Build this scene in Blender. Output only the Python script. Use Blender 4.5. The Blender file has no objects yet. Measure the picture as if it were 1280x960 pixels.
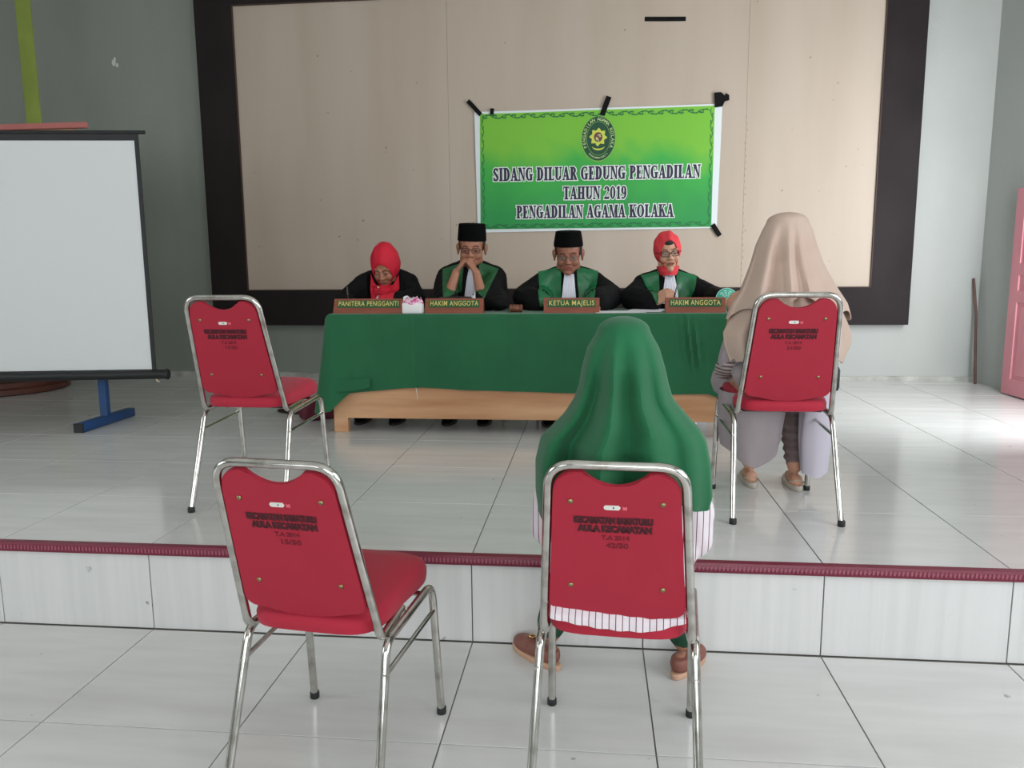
import bpy, bmesh, math, random
from mathutils import Vector, Matrix, noise
from mathutils.bvhtree import BVHTree
random.seed(7)
PI = math.pi
SC = bpy.context.scene
COL = SC.collection

# ------------------------------------------------------------------ camera
cam = bpy.data.cameras.new('camera')
cam_o = bpy.data.objects.new('camera', cam); COL.objects.link(cam_o)
cam.sensor_width = 36.0; cam.lens = 981/1280*36.0; cam.clip_start = .05
R3 = Matrix(((0.9947239, -0.0070836, 0.1023438), (0.1022423, 0.1503564, -0.9833308), (-0.0084225, 0.9886065, 0.1502873)))
cam_o.matrix_world = Matrix.Translation((0, 0, 1.33)) @ R3.to_4x4()
SC.camera = cam_o

# ------------------------------------------------------------------ world, light, exposure
SC.view_settings.view_transform = 'Standard'; SC.view_settings.look = 'None'
SC.view_settings.gamma = 1.0; SC.view_settings.use_curve_mapping = False
SC.view_settings.exposure = 0.40
w = bpy.data.worlds.new('sky'); SC.world = w; w.use_nodes = True
bg = w.node_tree.nodes['Background']; bg.inputs[0].default_value = (.86, .93, 1, 1); bg.inputs[1].default_value = 1.3

def area(name, loc, rot, sx, sy, power, col=(1, 1, 1)):
    l = bpy.data.lights.new(name, 'AREA'); l.shape = 'RECTANGLE'; l.size = sx; l.size_y = sy
    l.energy = power; l.color = col
    o = bpy.data.objects.new(name, l); COL.objects.link(o); o.location = loc; o.rotation_euler = rot
    return o
# daylight through the side doorway, the right-hand windows and the windows behind the camera
area('daylight_doorway', (2.90, 4.72, 1.75), (0, math.radians(87), math.radians(-60)), 2.3, 1.0, 52, (.95, .98, 1))
area('daylight_right_window', (3.05, .6, 2.1), (0, math.radians(80), 0), 2.2, 3.6, 60, (.95, .98, 1))
area('daylight_rear_window_left', (-3.6, -3.85, 2.2), (math.radians(84), 0, 0), 2.4, 1.9, 20, (.97, .99, 1))
area('daylight_rear_window_right', (.9, -3.85, 2.1), (math.radians(84), 0, 0), 3.4, 2.1, 95, (.97, .99, 1))
area('daylight_left_window', (-6.3, .2, 2.1), (0, math.radians(-82), 0), 2.2, 2.4, 42, (.97, .99, 1))

# ------------------------------------------------------------------ materials
def lin(c):
    return tuple(((x/255)/12.92 if x/255 <= .04045 else ((x/255+.055)/1.055)**2.4) for x in c) + (1,)
def nt(m): return m.node_tree.nodes, m.node_tree.links
def mat(name, rgb, rough=.6, metal=0, spec=.5, var=None, vscale=(4, 4, 4), vdetail=4, bump=0, bscale=200, vmid=.5, vspread=.2, coords='Object', sheen=0):
    m = bpy.data.materials.new(name); m.use_nodes = True
    N, L = nt(m); b = N['Principled BSDF']
    b.inputs['Base Color'].default_value = lin(rgb); b.inputs['Roughness'].default_value = rough
    b.inputs['Metallic'].default_value = metal; b.inputs['Specular IOR Level'].default_value = spec
    if sheen: b.inputs['Sheen Weight'].default_value = sheen
    if var or bump:
        tc = N.new('ShaderNodeTexCoord')
    if var:
        mp = N.new('ShaderNodeMapping'); mp.inputs['Scale'].default_value = vscale
        nz = N.new('ShaderNodeTexNoise'); nz.inputs['Scale'].default_value = 1; nz.inputs['Detail'].default_value = vdetail
        rp = N.new('ShaderNodeValToRGB')
        rp.color_ramp.elements[0].position = vmid-vspread; rp.color_ramp.elements[1].position = vmid+vspread
        rp.color_ramp.elements[0].color = lin(var); rp.color_ramp.elements[1].color = lin(rgb)
        L.new(tc.outputs[coords], mp.inputs[0]); L.new(mp.outputs[0], nz.inputs[0]); L.new(nz.outputs[0], rp.inputs[0])
        L.new(rp.outputs[0], b.inputs['Base Color'])
    if bump:
        n2 = N.new('ShaderNodeTexNoise'); n2.inputs['Scale'].default_value = bscale; n2.inputs['Detail'].default_value = 3
        bp = N.new('ShaderNodeBump'); bp.inputs['Strength'].default_value = bump; bp.inputs['Distance'].default_value = .01
        L.new(tc.outputs[coords], n2.inputs[0]); L.new(n2.outputs[0], bp.inputs['Height']); L.new(bp.outputs[0], b.inputs['Normal'])
    return m

M = {}
def tile_mat(name, base, streak, sc, rough):
    m = mat(name, base, rough, spec=.5)
    N, L = nt(m); b = N['Principled BSDF']
    tc = N.new('ShaderNodeNewGeometry'); oi = N.new('ShaderNodeObjectInfo')
    mp = N.new('ShaderNodeMapping'); mp.inputs['Scale'].default_value = sc
    mp.inputs['Rotation'].default_value = (0, 0, math.radians(18)) if sc[2] >= 1 else (0, 0, 0)
    add = N.new('ShaderNodeVectorMath'); add.operation = 'ADD'
    mul = N.new('ShaderNodeVectorMath'); mul.operation = 'SCALE'; mul.inputs[3].default_value = 40
    cb = N.new('ShaderNodeCombineXYZ')
    L.new(oi.outputs['Random'], cb.inputs[0]); L.new(oi.outputs['Random'], cb.inputs[1]); L.new(cb.outputs[0], mul.inputs[0])
    L.new(tc.outputs['Position'], mp.inputs[0]); L.new(mp.outputs[0], add.inputs[0]); L.new(mul.outputs[0], add.inputs[1])
    nz = N.new('ShaderNodeTexNoise'); nz.inputs['Scale'].default_value = 1; nz.inputs['Detail'].default_value = 5
    rp = N.new('ShaderNodeValToRGB'); rp.color_ramp.elements[0].position = .35; rp.color_ramp.elements[1].position = .62
    rp.color_ramp.elements[0].color = lin(streak); rp.color_ramp.elements[1].color = lin(base)
    L.new(add.outputs[0], nz.inputs[0]); L.new(nz.outputs[0], rp.inputs[0])
    # scattered small dirt specks
    n2 = N.new('ShaderNodeTexNoise'); n2.inputs['Scale'].default_value = 16; n2.inputs['Detail'].default_value = 2
    r2 = N.new('ShaderNodeValToRGB'); r2.color_ramp.elements[0].position = .74; r2.color_ramp.elements[1].position = .80
    L.new(tc.outputs['Position'], n2.inputs[0]); L.new(n2.outputs[0], r2.inputs[0])
    mx = N.new('ShaderNodeMix'); mx.data_type = 'RGBA'; mx.inputs[7].default_value = lin((150, 146, 138))
    L.new(r2.outputs[0], mx.inputs[0]); L.new(rp.outputs[0], mx.inputs[6]); L.new(mx.outputs[2], b.inputs['Base Color'])
    n3 = N.new('ShaderNodeTexNoise'); n3.inputs['Scale'].default_value = 5
    mr = N.new('ShaderNodeMapRange'); mr.inputs[3].default_value = rough*.7; mr.inputs[4].default_value = rough*1.6
    L.new(tc.outputs['Position'], n3.inputs[0]); L.new(n3.outputs[0], mr.inputs[0]); L.new(mr.outputs[0], b.inputs['Roughness'])
    return m
M['tile'] = tile_mat('glossy_tile', (210, 210, 208), (202, 202, 200), (2, 14, 3), .12)
M['riser_tile'] = tile_mat('riser_tile', (212, 212, 211), (205, 206, 204), (30, 3, .9), .16)
M['grout'] = mat('grout', (120, 118, 112), .9)
M['nosing'] = mat('nosing', (112, 30, 52), .45)
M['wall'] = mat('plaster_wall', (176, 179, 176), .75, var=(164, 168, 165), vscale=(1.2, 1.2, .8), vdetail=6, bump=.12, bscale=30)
M['wall_left'] = mat('plaster_wall_shaded', (142, 148, 139), .6, var=(128, 135, 126), vscale=(1.6, 1.6, .6), vdetail=6, bump=.12, bscale=30)  # darker copy of the plaster: weaker light on the left put into the colour
M['ceiling'] = mat('ceiling', (225, 225, 220), .9)
M['stripe'] = mat('stripe', (160, 176, 84), .7, var=(138, 158, 72), vscale=(5, 5, 3))
M['frame'] = mat('dark_frame', (38, 31, 32), .62, var=(28, 22, 23), vscale=(3, 3, 2), spec=.2)
M['ply'] = mat('beige_ply', (184, 170, 156), .55, var=(172, 157, 141), vscale=(3.2, 3, .45), vdetail=5, vspread=.28)
M['stain'] = mat('stain', (150, 128, 100), .7)
M['lip'] = mat('lip', (66, 46, 36), .6)
M['red_fabric'] = mat('red_fabric', (176, 20, 52), .75, var=(164, 17, 46), vscale=(3, 3, 3), bump=.15, bscale=900, sheen=.1)
M['red_board'] = mat('red_board', (166, 22, 50), .62, var=(156, 19, 44), vscale=(3, 3, 3), bump=.05, bscale=500)
M['chrome'] = mat('chrome', (205, 203, 198), .16, 1, var=(168, 164, 156), vscale=(22, 22, 22), vspread=.12, vmid=.42)
M['rubber'] = mat('rubber', (28, 28, 30), .6)
M['bolt'] = mat('bolt', (150, 138, 100), .28, 1)
M['stencil'] = mat('stencil', (58, 8, 20), .8)
M['stencil_soft'] = mat('stencil_soft', (104, 12, 30), .8)
M['white'] = mat('white_plastic', (214, 214, 208), .5)
M['labelred'] = mat('label_red', (225, 110, 120), .5)
M['cloth_green'] = mat('cloth_green', (22, 98, 60), .85, var=(17, 86, 52), vscale=(3, 3, 2), bump=.12, bscale=500, sheen=.15)
M['hijab_green'] = mat('hijab_green', (8, 98, 58), .85, var=(6, 86, 50), vscale=(5, 5, 5), bump=.08, bscale=700, sheen=.12)
M['hijab_cream'] = mat('hijab_cream', (198, 176, 162), .85, var=(188, 164, 150), vscale=(5, 5, 5), bump=.08, bscale=700)
M['hijab_red'] = mat('hijab_red', (196, 12, 44), .75, bump=.08, bscale=600)
M['hijab_coral'] = mat('hijab_coral', (214, 56, 66), .75, bump=.08, bscale=600)
M['black_cloth'] = mat('black_cloth', (13, 13, 15), .85, bump=.15, bscale=400, spec=.2)
M['velvet'] = mat('velvet_black', (6, 6, 7), .95, spec=.1)
M['yoke'] = mat('yoke_satin', (18, 112, 66), .42, var=(12, 92, 52), vscale=(10, 10, 6), bump=.1, bscale=60)
M['yoke_dark'] = mat('yoke_satin_dark', (30, 96, 52), .5, var=(22, 80, 42), vscale=(10, 10, 6), bump=.1, bscale=60)
M['bib'] = mat('bib_white', (226, 226, 234), .7)
M['skin'] = mat('skin', (168, 116, 92), .5, var=(156, 104, 80), vscale=(12, 12, 12))
M['skin_light'] = mat('skin_light', (196, 148, 122), .5, var=(184, 134, 108), vscale=(12, 12, 12))
M['skin_dark'] = mat('skin_dark', (150, 98, 78), .5, var=(138, 88, 68), vscale=(12, 12, 12))
M['lips'] = mat('lips', (138, 80, 70), .5)
M['eye'] = mat('eye_dark', (34, 26, 24), .3)
M['eyewhite'] = mat('eye_white', (210, 202, 195), .3)
M['hair'] = mat('hair', (20, 18, 18), .6)
M['glasses'] = mat('glasses_frame', (28, 24, 24), .35)
M['wire'] = mat('glasses_wire', (78, 68, 62), .3, .8)
M['trouser_green'] = mat('trouser_green', (14, 66, 44), .85, bump=.1, bscale=300)
M['grey_cloth'] = mat('grey_cloth', (158, 149, 152), .85, var=(144, 134, 138), vscale=(6, 6, 3), bump=.1, bscale=300)
M['lavender'] = mat('lavender_cloth', (196, 190, 202), .8, bump=.1, bscale=300)
M['brown_cloth'] = mat('brown_grey_cloth', (122, 106, 106), .85, var=(104, 88, 88), vscale=(8, 8, 30))
M['loafer'] = mat('loafer', (134, 84, 72), .55, var=(122, 74, 64), vscale=(12, 12, 12))
M['sole'] = mat('sole', (196, 156, 130), .6)
M['clear_sole'] = mat('clear_sole', (176, 168, 156), .35)
M['gold'] = mat('gold', (214, 186, 120), .25, 1)
M['wood'] = mat('table_wood', (206, 160, 120), .5, var=(176, 124, 84), vscale=(1.1, 6, 11), vdetail=8, vspread=.16)
M['plate_wood'] = mat('plate_wood', (142, 76, 54), .45, var=(124, 62, 42), vscale=(5, 20, 40))
M['plate_green'] = mat('plate_green', (24, 84, 40), .5)
M['gold_letter'] = mat('gold_letter', (216, 196, 112), .5)
M['gavel'] = mat('gavel_wood', (122, 70, 50), .4, var=(98, 54, 38), vscale=(20, 60, 60))
M['tissue'] = mat('tissue_white', (228, 226, 226), .7)
M['magenta'] = mat('magenta', (196, 48, 120), .6, var=(226, 190, 210), vscale=(60, 60, 60), vspread=.06)
M['paper'] = mat('paper', (226, 228, 232), .7)
M['turquoise'] = mat('turquoise', (64, 172, 150), .5)
M['turq_line'] = mat('turquoise_print', (170, 222, 208), .5)
M['bag'] = mat('bag_black', (36, 38, 40), .55)
M['tape'] = mat('tape_black', (12, 11, 12), .8, spec=.2)
M['canvas_white'] = mat('banner_white', (214, 222, 224), .6)
M['ink'] = mat('letter_navy', (34, 32, 58), .6)
M['letter_white'] = mat('letter_white', (224, 228, 226), .6)
M['vine'] = mat('vine', (14, 104, 54), .6)
M['seal_green'] = mat('seal_green', (14, 68, 44), .6)
M['seal_rim'] = mat('seal_rim', (120, 176, 72), .6)
M['seal_yellow'] = mat('seal_yellow', (196, 206, 80), .6)
M['seal_maroon'] = mat('seal_maroon', (112, 50, 56), .6)
M['seal_letter'] = mat('seal_letter', (176, 200, 140), .6)
M['screen_white'] = mat('screen_white', (208, 212, 211), .65)
M['screen_black'] = mat('screen_black', (20, 22, 24), .5)
M['blue'] = mat('blue_steel', (28, 72, 132), .45, var=(40, 72, 110), vscale=(14, 14, 14))
M['salmon'] = mat('salmon', (178, 104, 98), .6)
M['board_back'] = mat('board_back', (150, 120, 96), .7)
M['brown_wood'] = mat('brown_wood', (104, 58, 44), .5, var=(80, 42, 34), vscale=(5, 5, 3))
M['pink'] = mat('pink_door', (204, 136, 146), .5, var=(192, 122, 134), vscale=(4, 4, 2))
M['pole'] = mat('pole_wood', (110, 72, 60), .6, var=(70, 50, 48), vscale=(9, 9, 5))
M['maroon'] = mat('maroon_cloth', (98, 20, 44), .7, var=(80, 16, 36), vscale=(20, 20, 20))
M['dark_sole'] = mat('dark_sole', (26, 20, 22), .6)
M['silver'] = mat('watch', (214, 210, 204), .3, .6)
M['bead'] = mat('zip_bead', (206, 190, 160), .3, .7)

# green banner print: colour runs from yellow green at the top to emerald at the foot
def banner_mat():
    m = mat('banner_print', (40, 150, 70), .5)
    N, L = nt(m); b = N['Principled BSDF']
    g = N.new('ShaderNodeTexCoord'); s = N.new('ShaderNodeSeparateXYZ'); L.new(g.outputs['Object'], s.inputs[0])
    nz = N.new('ShaderNodeTexNoise'); nz.inputs['Scale'].default_value = 1.7; nz.inputs['Detail'].default_value = 2; nz.inputs['Distortion'].default_value = 1.2
    L.new(g.outputs['Object'], nz.inputs[0])
    mr = N.new('ShaderNodeMapRange'); mr.inputs[1].default_value = -.5; mr.inputs[2].default_value = .5; L.new(s.outputs[2], mr.inputs[0])
    ad = N.new('ShaderNodeMath'); ad.operation = 'MULTIPLY_ADD'; ad.inputs[1].default_value = .55; L.new(nz.outputs[0], ad.inputs[0]); L.new(mr.outputs[0], ad.inputs[2])
    rp = N.new('ShaderNodeValToRGB'); e = rp.color_ramp.elements
    e[0].position = .42; e[0].color = lin((14, 140, 62)); e[1].position = 1.25 if False else 1.0; e[1].color = lin((112, 182, 44))
    k = e.new(.80); k.color = lin((44, 164, 58))
    L.new(ad.outputs[0], rp.inputs[0]); L.new(rp.outputs[0], b.inputs['Base Color'])
    return m
M['banner'] = banner_mat()

def stripes_mat(name, base, line, freq, axis=0, width=.12):
    m = mat(name, base, .8)
    N, L = nt(m); b = N['Principled BSDF']
    g = N.new('ShaderNodeTexCoord'); s = N.new('ShaderNodeSeparateXYZ'); L.new(g.outputs['Object'], s.inputs[0])
    a = N.new('ShaderNodeMath'); a.operation = 'MULTIPLY'; a.inputs[1].default_value = freq; L.new(s.outputs[axis], a.inputs[0])
    f = N.new('ShaderNodeMath'); f.operation = 'FRACT'; L.new(a.outputs[0], f.inputs[0])
    lt = N.new('ShaderNodeMath'); lt.operation = 'LESS_THAN'; lt.inputs[1].default_value = width; L.new(f.outputs[0], lt.inputs[0])
    mx = N.new('ShaderNodeMix'); mx.data_type = 'RGBA'; mx.inputs[6].default_value = lin(base); mx.inputs[7].default_value = lin(line)
    L.new(lt.outputs[0], mx.inputs[0]); L.new(mx.outputs[2], b.inputs['Base Color'])
    return m
M['shirt'] = stripes_mat('striped_shirt', (216, 208, 214), (92, 34, 48), 62, 0, .13)
M['sleeve_stripe'] = stripes_mat('striped_sleeve', (170, 158, 156), (84, 66, 66), 60, 2, .4)

m = bpy.data.materials.new('lens'); m.use_nodes = True; M['lens'] = m
N, L = nt(m); N.remove(N['Principled BSDF'])
tr = N.new('ShaderNodeBsdfTransparent'); tr.inputs[0].default_value = (.86, .88, .86, 1)
gl = N.new('ShaderNodeBsdfGlossy'); gl.inputs['Roughness'].default_value = .05
mx = N.new('ShaderNodeMixShader'); mx.inputs[0].default_value = .1
L.new(tr.outputs[0], mx.inputs[1]); L.new(gl.outputs[0], mx.inputs[2]); L.new(mx.outputs[0], N['Material Output'].inputs[0])
m = mat('window_glass', (235, 240, 242), .05); N, L = nt(m)
N.remove(N['Principled BSDF']); tr = N.new('ShaderNodeBsdfTransparent'); L.new(tr.outputs[0], N['Material Output'].inputs[0]); M['glass'] = m

# ------------------------------------------------------------------ mesh helpers
def box(bm, c, s, rot=None, bev=0):
    r = bmesh.ops.create_cube(bm, size=1)
    vs = r['verts']
    bmesh.ops.scale(bm, vec=s, verts=vs)
    if bev:
        es = list({e for v in vs for e in v.link_edges})
        q = bmesh.ops.bevel(bm, geom=es, offset=bev, segments=2, affect='EDGES', profile=.5)
        vs = list({v for f in q['faces'] for v in f.verts} | {v for v in vs if v.is_valid})
    if rot is not None: bmesh.ops.rotate(bm, cent=(0, 0, 0), matrix=rot, verts=vs)
    bmesh.ops.translate(bm, vec=c, verts=vs)
    return vs
def boxb(a, b, bev=0):
    bm = bmesh.new(); box(bm, [(a[i]+b[i])/2 for i in range(3)], [abs(b[i]-a[i]) for i in range(3)], bev=bev); return bm
def fillet(pts, rads, seg=6):
    pts = [Vector(p) for p in pts]; out = [pts[0]]
    for i in range(1, len(pts)-1):
        a, p, b = pts[i-1], pts[i], pts[i+1]; r = rads[i-1] if isinstance(rads, (list, tuple)) else rads
        u = (a-p).normalized(); v = (b-p).normalized()
        ang = u.angle(v)
        if r <= 0 or ang > 3.1: out.append(p); continue
        d = min(r/math.tan(ang/2), (a-p).length*.48, (b-p).length*.48)
        p0, p2 = p+u*d, p+v*d
        for k in range(seg+1):
            t = k/seg; out.append(p0*(1-t)**2+p*2*t*(1-t)+p2*t*t)
    out.append(pts[-1]); return out
def tube(bm, pts, r, n=8, cap=True, r1=None, flat=1.0):
    pts = [Vector(p) for p in pts]
    prev = None; rings = []
    for i, p in enumerate(pts):
        t = (pts[min(i+1, len(pts)-1)]-pts[max(i-1, 0)]).normalized()
        if prev is None:
            up = Vector((0, 0, 1)) if abs(t.z) < .9 else Vector((0, 1, 0))
            a = t.cross(up).normalized()
        else:
            a = (prev - t*prev.dot(t)).normalized()
        prev = a; b = t.cross(a)
        rr = r if r1 is None else r+(r1-r)*i/(len(pts)-1)
        rings.append([bm.verts.new(p+a*rr*math.cos(2*PI*k/n)+b*rr*flat*math.sin(2*PI*k/n)) for k in range(n)])
    for i in range(len(rings)-1):
        for k in range(n):
            bm.faces.new((rings[i][k], rings[i][(k+1) % n], rings[i+1][(k+1) % n], rings[i+1][k]))
    if cap: bm.faces.new(rings[0][::-1]); bm.faces.new(rings[-1])
def lathe(bm, prof, c=(0, 0, 0), n=20, sx=1, sy=1, mtx=None):
    rings = []
    for r, z in prof:
        ring = []
        for k in range(n):
            a = 2*PI*k/n
            v = Vector((r*math.cos(a)*sx, r*math.sin(a)*sy, z))
            if mtx is not None: v = mtx @ v
            ring.append(bm.verts.new(v+Vector(c)))
        rings.append(ring)
    for i in range(len(rings)-1):
        for k in range(n): bm.faces.new((rings[i][k], rings[i][(k+1) % n], rings[i+1][(k+1) % n], rings[i+1][k]))
    bm.faces.new(rings[0][::-1]); bm.faces.new(rings[-1])
def ell(bm, c, r, mtx=None, u=14, v=10):
    q = bmesh.ops.create_uvsphere(bm, u_segments=u, v_segments=v, radius=1)
    vs = q['verts']; bmesh.ops.scale(bm, vec=r, verts=vs)
    if mtx is not None: bmesh.ops.transform(bm, matrix=mtx, verts=vs)
    bmesh.ops.translate(bm, vec=c, verts=vs); return vs
def cap(bm, p0, r0, p1, r1, n=10):
    p0, p1 = Vector(p0), Vector(p1); d = p1-p0; L_ = d.length
    if L_ < 1e-5: return
    t = d/L_; up = Vector((0, 0, 1)) if abs(t.z) < .9 else Vector((0, 1, 0))
    a = t.cross(up).normalized(); b = t.cross(a); rings = []
    prof = [(-math.cos(x)*r0, math.sin(x)*r0) for x in (.35, .8, 1.25, PI/2)] + [(L_+math.cos(x)*r1, math.sin(x)*r1) for x in (PI/2, 1.25, .8, .35)]
    for (h, rr) in prof:
        rings.append([bm.verts.new(p0+t*h+a*rr*math.cos(2*PI*k/n)+b*rr*math.sin(2*PI*k/n)) for k in range(n)])
    for i in range(len(rings)-1):
        for k in range(n): bm.faces.new((rings[i][k], rings[i][(k+1) % n], rings[i+1][(k+1) % n], rings[i+1][k]))
    bm.faces.new(rings[0][::-1]); bm.faces.new(rings[-1])
def chain(bm, pts, rs):
    for i in range(len(pts)-1): cap(bm, pts[i], rs[i], pts[i+1], rs[i+1])
def prism(bm, poly, y0, y1, axes='xz'):
    """extrude a 2-D polygon (x,z) between y0 and y1"""
    A = [bm.verts.new((x, y0, z)) for x, z in poly]; B = [bm.verts.new((x, y1, z)) for x, z in poly]
    n = len(poly)
    bm.faces.new(A); bm.faces.new(B[::-1])
    for k in range(n): bm.faces.new((A[(k+1) % n], A[k], B[k], B[(k+1) % n]))
def grid(bm, nu, nv, f, closed=False):
    V = [[bm.verts.new(f(i/(nu if closed else nu-1), j/(nv-1))) for i in range(nu)] for j in range(nv)]
    for j in range(nv-1):
        for i in range(nu if closed else nu-1):
            bm.faces.new((V[j][i], V[j][(i+1) % nu], V[j+1][(i+1) % nu], V[j+1][i]))
    return V
def thick(bm, t):
    bmesh.ops.recalc_face_normals(bm, faces=bm.faces)
    bmesh.ops.solidify(bm, geom=bm.faces[:], thickness=t)
def me_of(bm, name, smooth=True, ang=40):
    bmesh.ops.recalc_face_normals(bm, faces=bm.faces)
    me = bpy.data.meshes.new(name); bm.to_mesh(me); bm.free()
    if smooth:
        for p in me.polygons: p.use_smooth = True
        try: me.set_sharp_from_angle(angle=math.radians(ang))
        except Exception: pass
    return me
def obj(name, bm, m, parent=None, smooth=True, world=False, loc=None, **kw):
    me = bm if isinstance(bm, bpy.types.Mesh) else me_of(bm, name, smooth)
    if world and parent is not None: me.transform(PM(parent).inverted())
    me.materials.clear(); me.materials.append(M[m])
    o = bpy.data.objects.new(name, me); COL.objects.link(o)
    if parent is not None: o.parent = parent
    if loc is not None: o.location = loc
    for k, v in kw.items(): o[k] = v
    return o
def PM(o):
    m = Matrix.LocRotScale(o.location, o.rotation_euler, o.scale)
    return PM(o.parent) @ m if o.parent else m
def thing(name, label, cat, loc=(0, 0, 0), rz=0, group=None):
    o = bpy.data.objects.new(name, None); COL.objects.link(o); o.location = loc; o.rotation_euler = (0, 0, rz)
    o.empty_display_size = .1; o['label'] = label; o['category'] = cat
    if group: o['group'] = group
    return o
def tag(o, label, cat, group=None):
    o['label'] = label; o['category'] = cat
    if group: o['group'] = group
    return o
def struct(name, bm, m, parent=None, smooth=False):
    o = obj(name, bm, m, parent, smooth=smooth)
    if parent is None: o['kind'] = 'structure'
    return o
def dup(root, loc, rz, label, group=None):
    r = root.copy(); COL.objects.link(r); r.location = loc; r.rotation_euler = (0, 0, rz); r['label'] = label
    if group: r['group'] = group
    kids = {}
    for ch in root.children:
        c = ch.copy(); COL.objects.link(c); c.parent = r; kids.setdefault(ch.name.split('.')[0], []).append(c)
        for g in ch.children:
            d = g.copy(); COL.objects.link(d); d.parent = c
    return r, kids
def voxel(bm, vox, smooth=3, name='m', fn=None, dec=None):
    me = me_of(bm, name, False)
    o = bpy.data.objects.new('tmp', me); COL.objects.link(o)
    md = o.modifiers.new('r', 'REMESH'); md.mode = 'VOXEL'; md.voxel_size = vox
    if smooth:
        s = o.modifiers.new('s', 'SMOOTH'); s.iterations = smooth; s.factor = .5
    dg = bpy.context.evaluated_depsgraph_get(); dg.update()
    out = bpy.data.meshes.new_from_object(o.evaluated_get(dg)); out.name = name
    bpy.data.objects.remove(o); bpy.data.meshes.remove(me)
    if fn:
        import numpy as np
        n_ = len(out.vertices); co = np.empty(n_*3, 'f'); no = np.empty(n_*3, 'f')
        out.vertices.foreach_get('co', co); out.vertex_normals.foreach_get('vector', no)
        res = []
        for i in range(n_): res.extend(fn(Vector(co[3*i:3*i+3]), Vector(no[3*i:3*i+3])))
        out.vertices.foreach_set('co', res); out.update()
    for p in out.polygons: p.use_smooth = True
    out.materials.clear()
    return out
def text_mesh(s, size, extrude=.0006, offset=0, xs=1, spacing=1.0):
    cu = bpy.data.curves.new('t', 'FONT'); cu.body = s; cu.size = size; cu.extrude = extrude; cu.offset = offset
    cu.align_x = 'CENTER'; cu.align_y = 'CENTER'; cu.resolution_u = 3; cu.space_character = spacing
    o = bpy.data.objects.new('t', cu); COL.objects.link(o)
    dg = bpy.context.evaluated_depsgraph_get(); dg.update()
    me = bpy.data.meshes.new_from_object(o.evaluated_get(dg))
    bpy.data.objects.remove(o); bpy.data.curves.remove(cu)
    me.transform(Matrix.Diagonal((xs, 1, 1, 1)))
    me.materials.clear()
    return me
RX90 = Matrix.Rotation(PI/2, 4, 'X')          # text lying in xy -> standing, facing -y
S = .32                                        # stage floor height
YW = 6.95; XR = 3.20; XL = -6.5; YB = -4.0; ZC = 4.4

# ------------------------------------------------------------------ the room
def panels_with_openings(name, m, along, fixed, thick_, a0, a1, z0, z1, holes):
    """a wall along x ('x') or y ('y') built from boxes around rectangular holes"""
    bm = bmesh.new()
    def add(u0, u1, w0, w1):
        if u1-u0 < 1e-4 or w1-w0 < 1e-4: return
        if along == 'x': box(bm, ((u0+u1)/2, fixed+thick_/2, (w0+w1)/2), (u1-u0, abs(thick_), w1-w0))
        else: box(bm, (fixed+thick_/2, (u0+u1)/2, (w0+w1)/2), (abs(thick_), u1-u0, w1-w0))
    cur = a0
    for (h0, h1, b0, b1) in sorted(holes):
        add(cur, h0, z0, z1); add(h0, h1, z0, b0); add(h0, h1, b1, z1); cur = h1
    add(cur, a1, z0, z1)
    return struct(name, bm, m)
panels_with_openings('wall_back_left', 'wall_left', 'x', YW, .2, XL-.2, -.6, -.1, ZC, [])  # left part of the one back wall, its dimmer light painted in
panels_with_openings('wall_back', 'wall', 'x', YW, .2, -.6, XR+.2, -.1, ZC, [])
panels_with_openings('wall_right', 'wall', 'y', XR, .2, YB, YW+.2, -.1, ZC, [(-1.2, 2.2, 1.0, 3.1), (3.7, 5.35, S, 3.0)])
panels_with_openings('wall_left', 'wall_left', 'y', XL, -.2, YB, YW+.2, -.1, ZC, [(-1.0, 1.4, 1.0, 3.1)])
panels_with_openings('wall_rear', 'wall', 'x', YB, -.2, XL-.2, XR+.2, -.1, ZC, [(-4.6, -2.6, 1.0, 3.1), (-.8, 2.6, .9, 3.1)])
struct('ceiling', boxb((XL-.2, YB-.2, ZC), (XR+.2, YW+.2, ZC+.1)), 'ceiling')
def window(name, along, fixed, a0, a1, z0, z1, nm):
    bm = bmesh.new(); f = .05
    def bb(u0, u1, w0, w1, t=.06, bmm=None):
        if along == 'x': box(bmm or bm, ((u0+u1)/2, fixed, (w0+w1)/2), (u1-u0, t, w1-w0))
        else: box(bmm or bm, (fixed, (u0+u1)/2, (w0+w1)/2), (t, u1-u0, w1-w0))
    bb(a0, a1, z0, z0+f); bb(a0, a1, z1-f, z1); bb(a0, a0+f, z0, z1); bb(a1-f, a1, z0, z1)
    for k in range(1, nm): u = a0+(a1-a0)*k/nm; bb(u-.03, u+.03, z0, z1)
    o = struct(name, bm, 'pink')
    for k in range(nm):
        b2 = bmesh.new(); bb(a0+(a1-a0)*k/nm+.03, a0+(a1-a0)*(k+1)/nm-.03, z0+f, z1-f, .005, b2); obj('pane', b2, 'glass', o, smooth=False)
window('window_1', 'y', XR+.1, -1.2, 2.2, 1.0, 3.1, 3)
window('window_2', 'y', XL-.1, -1.0, 1.4, 1.0, 3.1, 2)
window('window_3', 'x', YB-.1, -4.6, -2.6, 1.0, 3.1, 2)
window('window_4', 'x', YB-.1, -.8, 2.6, .9, 3.1, 3)

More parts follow.
